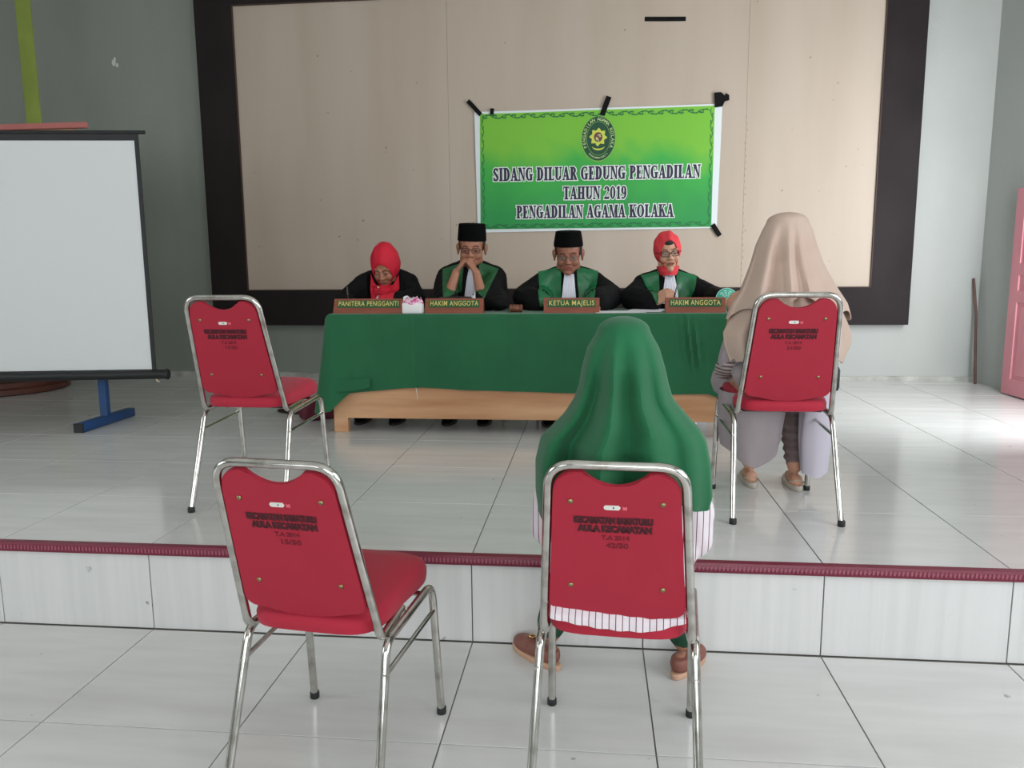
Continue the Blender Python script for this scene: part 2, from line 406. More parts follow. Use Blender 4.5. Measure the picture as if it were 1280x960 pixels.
# floor: grout slab with separate glossy tiles
TG = .0022
def tile_mesh(sx, sy, t, name):
    bm = bmesh.new(); c = .0006
    o_ = [(-sx/2, -sy/2), (sx/2, -sy/2), (sx/2, sy/2), (-sx/2, sy/2)]
    A = [bm.verts.new((x, y, -t)) for x, y in o_]; B = [bm.verts.new((x, y, -c)) for x, y in o_]
    C_ = [bm.verts.new((x-math.copysign(c, x), y-math.copysign(c, y), 0)) for x, y in o_]
    for P, Q in ((A, B), (B, C_)):
        for k in range(4): bm.faces.new((P[k], P[(k+1) % 4], Q[(k+1) % 4], Q[k]))
    bm.faces.new(C_)
    me = me_of(bm, name, False); me.materials.append(M['tile']); return me
YR = 2.605
fl = struct('floor', boxb((XL, YB, -.1), (XR, YR+.02, -.004)), 'grout')
tm = tile_mesh(.6-2*TG, .6-2*TG, .006, 'tile')
def put(me, parent, loc, name='tile', rot=None):
    o = bpy.data.objects.new(name, me); COL.objects.link(o); o.parent = parent; o.location = loc
    if rot: o.rotation_euler = rot
X0 = .18
ix0, ix1 = -11, 5
tm_floor_last = tile_mesh(.42-2*TG, .6-2*TG, .006, 'tile_cut')
for i in range(ix0, ix1+1):
    for j in range(0, 11):
        x = X0+.6*i+.3; y = YR-.008-.6*j-.3
        if x-.3 < XL-.01 or y-.3 < YB: continue
        if x+.3 > XR: continue
        put(tm, fl, (x, y, 0))
bmr = boxb((X0+3.0, YR-6.6, -.006), (XR, YR-.01, 0)); obj('edge_strip_tile', bmr, 'tile', fl, smooth=False)
st = struct('stage_platform', boxb((XL, YR+.012, -.004), (XR, YW, S-.004)), 'grout')
for i in range(ix0, ix1+1):
    for j in range(0, 8):
        x = X0+.6*i+.3; y = YR+.6*j+.3
        if x-.3 < XL-.01 or x+.3 > XR: continue
        if y+.3 > YW+.01:
            continue
        put(tm, st, (x, y, S))
lastj = int((YW-YR)/.6); yl = YR+.6*lastj
bmr = bmesh.new()
for i in range(ix0, ix1): box(bmr, (X0+.6*i+.3, (yl+YW)/2, S-.003), (.6-2*TG, YW-yl-2*TG, .006))
obj('cut_tile_row', bmr, 'tile', st, smooth=False, kind='stuff')
obj('edge_strip_tile', boxb((X0+3.0, YR, S-.006), (XR, YW, S)), 'tile', st, smooth=False)
rm = bpy.data.meshes.new('riser'); b_ = bmesh.new(); box(b_, (0, 0, 0), (.6-2*TG, .012, .285), bev=0); b_.to_mesh(rm); b_.free(); rm.materials.append(M['riser_tile'])
for i in range(ix0, ix1+1):
    x = X0+.6*i+.3
    if x-.3 < XL-.01 or x+.3 > XR: continue
    put(rm, st, (x, YR+.006, .1445), 'riser_tile')
# maroon ribbed nosing along the stage edge
bm = bmesh.new()
prof = [(YR-.012, S-.030), (YR-.016, S-.014), (YR-.010, S+.004), (YR+.018, S+.005), (YR+.018, S-.001), (YR+.0, S-.001), (YR+.0, S-.030)]
A = [bm.verts.new((XL, y, z)) for y, z in prof]; B = [bm.verts.new((XR, y, z)) for y, z in prof]
for k in range(len(prof)): bm.faces.new((A[k], A[(k+1) % len(prof)], B[(k+1) % len(prof)], B[k]))
bm.faces.new(A[::-1]); bm.faces.new(B)
tr1 = struct('trim_1', bm, 'nosing')
bm = bmesh.new(); x = -3.2
M['nosing_rib'] = mat('nosing_rib', (150, 78, 96), .5)
while x < XR-.02:
    box(bm, (x, YR-.0155, S-.012), (.006, .003, .015)); x += .0135
obj('rib', bm, 'nosing_rib', tr1, smooth=False, kind='stuff')
# yellow-green painted band on the wall behind the screen
struct('trim_2', boxb((-5.15, YW-.012, S), (-5.01, YW, ZC)), 'stripe')
# thin dirty cement fillet at the foot of the back wall
bm = bmesh.new(); n = 90
def bb_(u, v):
    x = XL+(XR-XL)*u; h = .035+.02*noise.noise(Vector((x*3, 0, 0)))+.012*noise.noise(Vector((x*11, 3, 0)))
    return [(x, YW-.012, S), (x, YW-.010, S+h), (x, YW, S+h+.004)][int(round(v*2))]
grid(bm, n*2, 3, bb_); M['cement'] = mat('cement', (188, 190, 184), .85, var=(150, 150, 144), vscale=(9, 9, 9)); struct('baseboard_back', bm, 'cement')

bm = bmesh.new(); M['chip'] = mat('bare_plaster', (206, 208, 204), .8)
for dx, dz, a_ in ((0, 0, .024), (.03, -.022, .016), (.012, .03, .014)): lathe(bm, [(a_, 0), (a_*.9, .0015)], (-4.27+dx, YW-.0005, 3.14+dz), 9, .8, 1.2, RX90)
obj('paint_chip', bm, 'chip', bpy.data.objects['wall_back_left'], smooth=False, kind='stuff')
# ------------------------------------------------------------------ big wall board
bd = thing('wall_board', 'huge beige panelled display board in a wide dark brown frame on the back wall', 'wall board', (-.41, YW, .81))
fx0, fx1, fz0, fz1 = -3.45, 2.62, .805, 3.86
ix_0, ix_1, iz0, iz1 = -3.115, 2.305, 1.118, 3.556
def wpart(name, a, b, m, root, bev=0, **kw): return obj(name, boxb(a, b, bev), m, root, smooth=False, world=True, **kw)
for (a, b) in (((fx0, fz0), (fx1, iz0)), ((fx0, iz1), (fx1, fz1)), ((fx0, iz0), (ix_0, iz1)), ((ix_1, iz0), (fx1, iz1))):
    wpart('frame_board', (a[0], YW-.085, a[1]), (b[0], YW-.001, b[1]), 'frame', bd)
lip = bmesh.new()
for (a, b) in (((ix_0, iz0), (ix_1, iz0+.007)), ((ix_0, iz1-.007), (ix_1, iz1)), ((ix_0, iz0), (ix_0+.007, iz1)), ((ix_1-.007, iz0), (ix_1, iz1))):
    box(lip, ((a[0]+b[0])/2, YW-.07, (a[1]+b[1])/2), (b[0]-a[0], .026, b[1]-a[1]))
obj('inner_lip', lip, 'lip', bd, smooth=False, world=True)
for (a, b) in ((ix_0, -1.2440), (-1.2424, 1.2424), (1.2440, ix_1)):
    wpart('plywood_panel', (a, YW-.062, iz0), (b, YW-.03, iz1), 'ply', bd)
# small stains and scuffs that belong to the board
bm = bmesh.new()
for k in range(46):
    x = random.uniform(ix_0+.1, ix_1-.1); z = random.uniform(iz0+.1, iz1-.1)
    if -1.1 < x < 1.1 and z < 2.7: x = random.choice([random.uniform(ix_0+.1, -1.1), random.uniform(1.1, ix_1-.1)])
    rr = random.uniform(.003, .010)
    lathe(bm, [(rr, 0), (rr*.9, .0008)], (x, YW-.062, z), 7, random.uniform(.4, 1.4), 1, RX90)
for k in range(26):
    z = iz0+.1+k*.052; lathe(bm, [(.005, 0), (.004, .0008)], (1.25+.006*math.sin(k*5), YW-.062, z), 6, random.uniform(.3, 1), 2.2, RX90)
obj('stain', bm, 'stain', bd, world=True, kind='stuff')

# ------------------------------------------------------------------ banner
bn = thing('banner', 'green court hearing banner with white border taped to the beige board', 'banner', (0, YW-.065, 2.12))
YBN = YW-.070
def ban(x, z, off=0):
    y = YBN - off - .003*math.sin(x*7+z*3) - .002*math.sin(z*9) - .0025*abs(math.sin(x*4.2+.5))
    return Vector((x, y, z))
def quad(TL, TR, BL, BR, off, nu=40, nv=20):
    bm = bmesh.new()
    def f(u, v):
        a = Vector(TL).lerp(Vector(TR), u); b = Vector(BL).lerp(Vector(BR), u); p = a.lerp(b, v)
        return ban(p.x, p.y, off)
    grid(bm, nu, nv, f); return bm
q = quad((-1.018, 2.616), (1.046, 2.626), (-1.004, 1.608), (1.03, 1.622), 0); thick(q, .0015)
obj('banner_sheet', q, 'canvas_white', bn, world=True)
q = quad((-.97, 2.597), (.984, 2.611), (-.978, 1.636), (.984, 1.632), .0030)
thick(q, .0008); obj('printed_field', q, 'banner', bn, world=True)
def flat_poly(bm, pts, off):
    vs = [bm.verts.new(ban(x, z, off)) for x, z in pts]
    try: bm.faces.new(vs)
    except Exception: pass
# --- serif letters made of strokes -------------------------------------------------
STEM, TH = .25, .085
def rect(a, b, c, d): return ('p', [(a, b), (c, b), (c, d), (a, d)])
def stem(x, w=STEM, y0=0, y1=1, ser=(1, 1)):
    o = [rect(x, y0, x+w, y1)]
    if ser[0]: o.append(rect(x-.08, 0, x+w+.08, TH))
    if ser[1]: o.append(rect(x-.08, 1-TH, x+w+.08, 1))
    return o
def arc(cx, cy, rx, ry, a0, a1, tx=STEM, ty=TH): return ('a', cx, cy, rx, ry, a0, a1, tx, ty)
G = {
 'I': (.42, stem(.085)),
 'D': (.76, stem(.085)+[arc(.33, .5, .40, .5, -90, 90), rect(.2, 0, .35, TH), rect(.2, 1-TH, .35, 1)]),
 'L': (.66, stem(.085)+[rect(.1, 0, .62, TH), ('p', [(.50, 0), (.62, 0), (.62, .32)])]),
 'E': (.68, stem(.085)+[rect(.1, 0, .62, TH), rect(.1, 1-TH, .60, 1), rect(.1, .46, .46, .46+TH), rect(.40, .36, .47, .64), ('p', [(.50, 0), (.63, 0), (.63, .32)]), ('p', [(.50, 1), (.61, .70), (.61, 1)])]),
 'P': (.68, stem(.085)+[arc(.33, .72, .33, .28, -90, 90, .23), rect(.2, .44, .35, .44+TH), rect(.2, 1-TH, .35, 1)]),
 'R': (.76, stem(.085)+[arc(.33, .73, .32, .27, -90, 90, .23), rect(.2, .46, .4, .46+TH), rect(.2, 1-TH, .35, 1), ('p', [(.32, .5), (.54, .5), (.80, 0), (.54, 0)])]),
 'N': (.80, [rect(.10, 0, .18, 1), rect(.0, 0, .28, TH), rect(.0, 1-TH, .25, 1), rect(.64, 0, .72, 1), rect(.54, 1-TH, .82, 1), ('p', [(.06, 1), (.33, 1), (.72, 0), (.62, 0)])]),
 'A': (.80, [('p', [(.34, 1), (.44, 1), (.17, 0), (.08, 0)]), ('p', [(.32, 1), (.50, 1), (.76, 0), (.50, 0)]), rect(.2, .27, .58, .27+TH), rect(.0, 0, .26, TH), rect(.42, 0, .84, TH)]),
 'G': (.80, [arc(.40, .5, .40, .5, 55, 320), rect(.50, .02, .73, .42), rect(.42, .40, .82, .40+TH), ('p', [(.60, .94), (.70, .98), (.70, .64), (.63, .66)])]),
 'S': (.62, [arc(.30, .735, .28, .265, 20, 250, .2, .11), arc(.31, .265, .29, .265, -160, 80, .2, .11), ('p', [(.06, .66), (.20, .74), (.56, .38), (.42, .24)]), ('p', [(.50, .98), (.57, .98), (.57, .68), (.52, .70)]), ('p', [(.03, .02), (.10, .02), (.09, .30), (.03, .32)])]),
 'U': (.80, [rect(.09, .28, .33, 1), rect(.0, 1-TH, .42, 1), arc(.40, .30, .31, .30, 180, 360, .22), rect(.62, .28, .71, 1), rect(.54, 1-TH, .80, 1)]),
 'T': (.72, [rect(.24, 0, .49, 1), rect(.14, 0, .59, TH), rect(.02, 1-TH, .71, 1), ('p', [(.02, 1), (.02, .66), (.13, 1)]), ('p', [(.71, 1), (.60, 1), (.71, .66)])]),
 'H': (.86, stem(.075)+stem(.52)+[rect(.2, .46, .6, .46+TH)]),
 'M': (1.0, [rect(.10, 0, .18, 1), rect(.0, 0, .28, TH), rect(.0, 1-TH, .28, 1), rect(.72, 0, .95, 1), rect(.64, 0, 1.03, TH), rect(.75, 1-TH, 1.03, 1), ('p', [(.08, 1), (.33, 1), (.57, 0), (.47, 0)]), ('p', [(.74, 1), (.84, 1), (.56, 0), (.49, 0)])]),
 'K': (.84, stem(.085)+[('p', [(.60, 1), (.70, 1), (.36, .42), (.28, .42)]), ('p', [(.34, .62), (.50, .66), (.82, 0), (.54, 0)]), rect(.50, 1-TH, .82, 1), rect(.46, 0, .88, TH)]),
 'O': (.82, [arc(.40, .5, .40, .5, 0, 360)]),
 '0': (.62, [arc(.30, .5, .29, .5, 0, 360, .2)]),
 '1': (.50, [rect(.17, 0, .38, 1), rect(.08, 0, .47, TH), ('p', [(.04, .84), (.25, 1), (.25, .86), (.06, .78)])]),
 '2': (.62, [arc(.30, .70, .28, .30, -20, 170, .2), ('p', [(.56, .62), (.40, .54), (.02, .03), (.16, .16)]), ('p', [(.02, 0), (.56, 0), (.56, .17), (.06, .17)]), ('p', [(.50, .1), (.58, .1), (.58, .32)])]),
 '9': (.62, [arc(.30, .68, .28, .32, 0, 360, .2), arc(.28, .45, .31, .44, -70, 20, .2), ('p', [(.05, .04), (.3, .0), (.4, .1), (.1, .16)])]),
}
def letters(line, x0, z0, x1, z1, h, off, grow):
    """one line, baseline from (x0,z0) to (x1,z1), cap height h; grow widens every stroke (the white edge)"""
    tot = sum(.40 if c == ' ' else G[c][0]+.07 for c in line)-.07
    k = (x1-x0)/tot; res = []; cx = 0
    for c in line:
        if c == ' ': cx += .40; continue
        wd, st_ = G[c]; bm = bmesh.new()
        def T(x, y): return (x0+(cx+x)*k, z0+(z1-z0)*(cx+x)/tot + y*h)
        gx, gy = grow/k, grow/h
        for s in st_:
            if s[0] == 'p':
                pts = s[1]; mx_ = sum(p[0] for p in pts)/len(pts); my_ = sum(p[1] for p in pts)/len(pts)
                # offset the polygon outwards edge by edge
                if grow:
                    W_ = [Vector((p[0]*k, p[1]*h)) for p in pts]; n_ = len(W_)
                    area_ = sum(W_[i].x*W_[(i+1) % n_].y-W_[(i+1) % n_].x*W_[i].y for i in range(n_))
                    if area_ < 0: W_ = W_[::-1]
                    out = []
                    for i in range(n_):
                        a, p, b = W_[i-1], W_[i], W_[(i+1) % n_]
                        e1 = (p-a).normalized(); e2 = (b-p).normalized()
                        n1 = Vector((e1.y, -e1.x)); n2 = Vector((e2.y, -e2.x))
                        bis = (n1+n2); bl = bis.length
                        if bl < .3: out += [p+n1*grow, p+n2*grow]
                        else:
                            bis /= bl; out.append(p+bis*min(grow/max(bis.dot(n1), .5), grow*2))
                    pts = [(v.x/k, v.y/h) for v in out]
                flat_poly(bm, [T(*p) for p in pts], off)
            else:
                _, ax, ay, rx, ry, a0, a1, tx, ty = s
                ga = math.degrees(grow/max(h*ry, .01)) if a1-a0 < 359 else 0
                a0 -= ga; a1 += ga
                n = max(6, int((a1-a0)/15))
                orx, ory = rx+gx, ry+gy; irx, iry = max(rx-tx-gx, .004), max(ry-ty-gy, .004)
                for q_ in range(n):
                    t0 = math.radians(a0+(a1-a0)*q_/n); t1 = math.radians(a0+(a1-a0)*(q_+1)/n)
                    flat_poly(bm, [T(ax+orx*math.cos(t0), ay+ory*math.sin(t0)), T(ax+orx*math.cos(t1), ay+ory*math.sin(t1)),
                                   T(ax+irx*math.cos(t1), ay+iry*math.sin(t1)), T(ax+irx*math.cos(t0), ay+iry*math.sin(t0))], off)
        cx += wd+.07; res.append(bm)
    return res
for (ln, xa, za, xb, zb, h) in (('SIDANG DILUAR GEDUNG PENGADILAN', -.862, 2.040, .880, 2.036, .108),
                                ('TAHUN 2019', -.262, 1.878, .273, 1.874, .106),
                                ('PENGADILAN AGAMA KOLAKA', -.663, 1.724, .668, 1.718, .106)):
    for b_out, b_in in zip(letters(ln, xa, za, xb, zb, h, .0050, .0085), letters(ln, xa, za, xb, zb, h, .0062, .0012)):
        lo = obj('letter', b_in, 'ink', bn, smooth=False, world=True); obj('white_edge', b_out, 'letter_white', lo, smooth=False, world=True)
# vine scroll border
bm = bmesh.new()
def strip(bm, pts, wd, off):
    for i in range(len(pts)-1):
        a, b = Vector(pts[i]), Vector(pts[i+1]); d = (b-a).normalized(); n_ = Vector((-d.y, d.x))*wd*(.4+.6*math.sin(PI*(i+.5)/(len(pts)-1)))
        flat_poly(bm, [a-n_, b-n_, b+n_, a+n_], off)
x = -.95; s_ = 1
while x < .93:
    for zc, sg in ((2.572, 1), (1.660, -1)):
        pts = [(x+.10*t+.0*t, zc+sg*s_*.014*math.sin(PI*t)) for t in [i/8 for i in range(9)]]; strip(bm, pts, .0045, .0050)
        pts = [(x+.035+.045*t*math.cos(t*4), zc-sg*s_*.012*math.sin(t*3.6)) for t in [i/8 for i in range(9)]]; strip(bm, pts, .0055, .0052)
        pts = [(x+.075-.05*t, zc+sg*s_*(.018-.020*t*t)) for t in [i/6 for i in range(7)]]; strip(bm, pts, .003, .0053)
    x += .082; s_ = -s_
z = 1.66
while z < 2.56:
    for xc, sg in ((-.948, 1), (.962, -1)):
        pts = [(xc+sg*s_*.009*math.sin(PI*t), z+.07*t) for t in [i/8 for i in range(9)]]; strip(bm, pts, .0032, .0050)
        pts = [(xc-sg*s_*.008*math.sin(t*3.5), z+.02+.03*t*math.cos(t*3.5)) for t in [i/7 for i in range(8)]]; strip(bm, pts, .0032, .0052)
    z += .058; s_ = -s_
obj('vine_border', bm, 'vine', bn, smooth=False, world=True, kind='stuff')
# oval seal
SX, SZ = .033, 2.372
def ovalp(rx, rz, n=40, a0=0, a1=360, cx=SX, cz=SZ): return [(cx+rx*math.cos(math.radians(a0+(a1-a0)*i/n)), cz+rz*math.sin(math.radians(a0+(a1-a0)*i/n))) for i in range(n+(0 if a1-a0 >= 360 else 1))]
def fan(bm, rx, rz, off, n=40, cx=SX, cz=SZ):
    c = bm.verts.new(ban(cx, cz, off)); P = [bm.verts.new(ban(x, z, off)) for x, z in ovalp(rx, rz, n, cx=cx, cz=cz)]
    for i in range(n): bm.faces.new((c, P[i], P[(i+1) % n]))
seal = bmesh.new(); fan(seal, .146, .188, .0050); seal_o = obj('seal', seal, 'seal_rim', bn, smooth=False, world=True, label='dark green oval court seal with a yellow flower')
def seal_part(name, bm, m): return obj(name, bm, m, seal_o, smooth=False, world=True)
bm = bmesh.new(); fan(bm, .138, .180, .0062); seal_part('seal_field', bm, 'seal_green')
bm = bmesh.new(); P = ovalp(.098, .136, 60); strip_pts = P+[P[0]]
for i in range(60):
    a, b = Vector(strip_pts[i]), Vector(strip_pts[i+1]); d = (b-a).normalized(); n_ = Vector((-d.y, d.x))*.0016; flat_poly(bm, [a-n_, b-n_, b+n_, a+n_], .0072)
seal_part('seal_ring', bm, 'seal_rim')
bm = bmesh.new(); fcz = SZ+.012
for i in range(8):
    a = math.radians(90+45*i); t = Vector((math.cos(a), math.sin(a))); pn = Vector((-t.y, t.x)); c = Vector((SX-.002, fcz))
    pts = [c+pn*.032, c+t*.042+pn*.034, c+t*.058+pn*.012, c+t*.076-pn*.004, c+t*.060-pn*.020, c+t*.036-pn*.020, c-pn*.02]
    flat_poly(bm, pts[::-1], .0072)
seal_part('seal_flower', bm, 'seal_yellow')
bm = bmesh.new(); fan(bm, .036, .040, .0082, 20, SX-.002, fcz); seal_part('flower_centre', bm, 'seal_maroon')
bm = bmesh.new()
for (dx, dz, a, b) in ((.008, .016, .015, .006), (-.014, -.012, .009, .014), (.014, .004, .010, .004), (-.002, -.024, .004, .014)):
    fan(bm, a, b, .0090, 10, SX+dx, fcz+dz)
seal_part('flower_mark', bm, 'seal_letter')
bm = bmesh.new(); n = 16
for i in range(n):
    t0, t1 = math.radians(205+130*i/n), math.radians(205+130*(i+1)/n); w0, w1 = .013*math.sin(PI*(i+.15)/(n+.3))+.003, .009*math.sin(PI*(i+1.15)/(n+.3))+.003
    cz = SZ-.048
    flat_poly(bm, [(SX+(.058-w0)*math.cos(t0), cz+(.048-w0)*math.sin(t0)), (SX+.058*math.cos(t0), cz+.048*math.sin(t0)), (SX+.058*math.cos(t1), cz+.048*math.sin(t1)), (SX+(.058-w1)*math.cos(t1), cz+(.048-w1)*math.sin(t1))], .0072)
seal_part('seal_crescent', bm, 'seal_yellow')
def ring_text(s, a0, a1, rx, rz, size, inward=True):
    big = bmesh.new()
    for i, ch in enumerate(s):
        if ch == ' ': continue
        a = math.radians(a0+(a1-a0)*i/(len(s)-1)); me = text_mesh(ch, size, 0, .0006)
        rot = a-PI/2 if inward else a+PI/2
        me.transform(Matrix.Translation((SX+rx*math.cos(a), 0, SZ+rz*math.sin(a))) @ RX90 @ Matrix.Rotation(rot, 4, 'Z'))
        for v in me.vertices: v.co = ban(v.co.x, v.co.z, .0074)
        big.from_mesh(me); bpy.data.meshes.remove(me)
    return big
seal_part('seal_lettering', ring_text('PENGADILAN AGAMA KOLAKA', 205, -25, .118, .157, .036), 'seal_letter')
seal_part('seal_motto', ring_text('DHARMMAYUKTI', 232, 308, .118, .158, .020, False), 'seal_letter')
# black tape strips
def tape(a, b, wd, label, crook=0, y=None):
    a, b = Vector(a), Vector(b); d = (b-a).normalized(); n_ = Vector((-d.y, d.x))*wd/2
    y = (YBN-.014) if y is None else y
    bm = bmesh.new(); m_ = a.lerp(b, .5)+n_*crook
    prism(bm, [tuple(p) for p in (a-n_, m_-n_*1.04, b-n_*.95, b+n_, m_+n_*.97, a+n_)], y, y+.0012)
    c = a.lerp(b, .5); o = obj('tape_strip', bm, 'tape', smooth=False)
    o.data.transform(Matrix.Translation((-c.x, -y, -c.y))); o.location = (c.x, y, c.y)
    return tag(o, label, 'tape')
tape((-1.072, 2.708), (-.962, 2.590), .036, 'slanting black tape strip on the top left corner of the green banner', .1)
tape((-.862, 2.640), (-.868, 2.588), .032, 'short black tape stub on the banner top edge near its left corner')
tape((.118, 2.708), (.062, 2.560), .044, 'slanting black tape strip above the oval seal at the banner top')
tape((.994, 1.650), (1.056, 1.556), .040, 'slanting black tape strip on the bottom right corner of the green banner')
tape((.402, 3.312), (.735, 3.300), .036, 'long level black tape strip high on the beige board above the banner', 0, YW-.0635)
bm = bmesh.new()
prism(bm, [(.975, 2.712), (.985, 2.595), (1.045, 2.602), (1.062, 2.640), (1.098, 2.650), (1.096, 2.690), (1.070, 2.708), (1.060, 2.688), (1.030, 2.716)], YBN-.0165, YBN-.013)
o = obj('tape_wad', bm, 'tape', smooth=False); o.data.transform(Matrix.Translation((-1.03, -(YBN-.015), -2.65))); o.location = (1.03, YBN-.015, 2.65)
tag(o, 'crumpled black tape patch on the top right corner of the green banner', 'tape')

# ------------------------------------------------------------------ pink door leaf, pole
dl = thing('door_leaf', 'pink panelled wooden door leaf standing open at the right wall', 'door', (3.165, 5.42, S), 0)
def dbox(name, y0, y1, z0, z1, t0, t1, m='pink', bev=.003):
    return obj(name, boxb((t0, y0, z0), (t1, y1, z1), bev), m, dl, smooth=False)
LW, LH = .88, 1.535
dbox('stile', 0, .11, .01, LH, -.018, .018); dbox('stile', LW-.11, LW, .01, LH, -.018, .018)
for z0, z1 in ((.01, .13), (.70, .79), (.90, .99), (LH-.11, LH)): dbox('rail', .11, LW-.11, z0, z1, -.018, .018)
for z0, z1 in ((.13, .70), (.79, .90), (.99, LH-.11)):
    dbox('panel', .11, LW-.11, z0, z1, -.008, .008, bev=0); dbox('raised_panel', .15, LW-.15, z0+.03, z1-.03, -.014, .014, bev=.005)
dl.rotation_euler = (0, 0, math.radians(2.2))
bm = bmesh.new(); tube(bm, [(3.155, 6.795, S), (3.150, 6.83, .62), (3.152, 6.87, .9), (3.138, 6.925, 1.185)], .011, 10, r1=.010)
o = obj('wooden_pole', bm, 'pole'); o.data.transform(Matrix.Translation((-3.155, -6.795, -S))); o.location = (3.155, 6.795, S)
tag(o, 'thin slightly bent wooden pole leaning in the right corner beside the pink door', 'pole')

# ------------------------------------------------------------------ projection screen and the things behind it
ps = thing('projection_screen', 'white projection screen with black border and black roller tube', 'screen', (-2.735, 4.6, S), math.radians(9.3))
W_ = 1.5
def pbox(name, a, b, m, bev=0): return obj(name, boxb(a, b, bev), m, ps, smooth=False)
pbox('screen_surface', (-W_, -.002, .385), (0, .0, 1.762), 'screen_white')
pbox('border', (-W_-.03, -.004, 1.762), (.025, .002, 1.80), 'screen_black'); pbox('border', (0, -.004, .37), (.025, .002, 1.762), 'screen_black')
pbox('border', (-W_-.03, -.004, .37), (-W_, .002, 1.762), 'screen_black')
bm = bmesh.new(); tube(bm, [(-W_-.06, 0, 1.81), (.065, 0, 1.81)], .011, 10); obj('top_bar', bm, 'screen_black', ps)
bm = bmesh.new(); tube(bm, [(-W_-.09, -.005, .352), (.085, -.005, .352)], .029, 14); obj('roller_tube', bm, 'screen_black', ps)
bm = bmesh.new(); lathe(bm, [(.02, 0), (.034, .004), (.034, .016), (.028, .022)], (.08, -.005, .352), 14, mtx=Matrix.Rotation(PI/2, 4, 'Y')); obj('end_cap', bm, 'screen_black', ps)
bm = bmesh.new(); tube(bm, [(.02, -.005, .325), (.028, -.005, .31), (.04, -.005, .305)], .006, 6); obj('pull_tab', bm, 'bead', ps)
for x in (-1.44, -1.3):
    bm = bmesh.new(); tube(bm, fillet([(x, 0, 1.82), (x, .0, 1.87), (x, .06, 1.90)], .02), .004, 6); obj('hanging_hook', bm, 'screen_black', ps)
bs = thing('board_stand', 'blue steel T-foot stand with a salmon top rail behind the projection screen', 'board stand', (-3.17, 4.75, S))
def sb(name, a, b, m, bev=0): return obj(name, boxb(a, b, bev), m, bs, smooth=False)
for dx in (0, -1.75):
    sb('post', (dx-.026, -.02, .05), (dx+.026, .02, 1.80), 'blue', .004)
    bm = bmesh.new(); box(bm, (dx+.002, 0, .03), (.06, .56, .055), bev=.005)
    f_ = obj('foot', bm, 'blue', bs); bm = bmesh.new(); box(bm, (dx+.002, -.281, .03), (.064, .008, .058)); obj('foot_cap', bm, 'screen_black', f_)
sb('top_rail', (-1.85, -.014, 1.868), (.045, .014, 1.905), 'salmon', .006)
sb('board_sheet', (-1.72, -.008, .62), (-.03, .008, 1.865), 'board_back')
bt = thing('round_stand', 'low round brown wooden stand on the floor behind the projection screen', 'stand', (-4.97, 6.12, S))
bm = bmesh.new(); lathe(bm, [(.47, 0), (.49, .01), (.49, .05), (.45, .06), (.45, .34), (.49, .35), (.49, .39), (.47, .40)], n=40); obj('body', bm, 'brown_wood', bt)
bm = bmesh.new(); lathe(bm, [(.5, .40), (.51, .41), (.51, .425), (.5, .43)], n=40); obj('top', bm, 'brown_wood', bt)
bm = bmesh.new(); lathe(bm, [(.455, .10), (.462, .12), (.462, .28), (.455, .30)], n=40); obj('band', bm, 'lip', bt)

# ------------------------------------------------------------------ long table
TX0, TX1, TY0, TY1, TZ = -1.59, .86, 4.60, 5.22, 1.04
tb = thing('long_table', 'long light wooden bench-front table under a green cloth on the stage', 'table', (-.365, 4.9, S))
wpart('tabletop', (TX0, TY0, TZ-.03), (TX1, TY1, TZ-.004), 'wood', tb, .003)
wpart('front_panel', (TX0+.008, TY0+.005, .408), (TX1-.008, TY0+.025, TZ-.03), 'wood', tb, .002)
for x in (TX0+.008, TX1-.108):
    for y in (TY0+.004, TY1-.05):
        wpart('leg', (x, y+.022 if y > 4.8 else y, S), (x+.088, y+.05, TZ-.03 if y > 4.8 else .409), 'wood', tb, .002)
wpart('side_panel', (TX0+.008, TY0+.03, .5), (TX0+.026, TY1-.02, TZ-.03), 'wood', tb); wpart('side_panel', (TX1-.026, TY0+.03, .5), (TX1-.008, TY1-.02, TZ-.03), 'wood', tb)
tc = thing('tablecloth', 'dark green cloth draped over the long table with a drooping left corner', 'tablecloth', (-.365, 4.9, TZ))
def hem_z(x):
    pts = [(-1.62, .545), (-1.52, .560), (-1.35, .575), (-1.12, .596), (-1.02, .600), (-.8, .588), (-.2, .574), (.3, .562), (.64, .576), (.9, .56)]
    for i in range(len(pts)-1):
        if pts[i][0] <= x <= pts[i+1][0]:
            t = (x-pts[i][0])/(pts[i+1][0]-pts[i][0]); return pts[i][1]*(1-t)+pts[i+1][1]*t
    return pts[0][1] if x < 0 else pts[-1][1]
bm = bmesh.new()
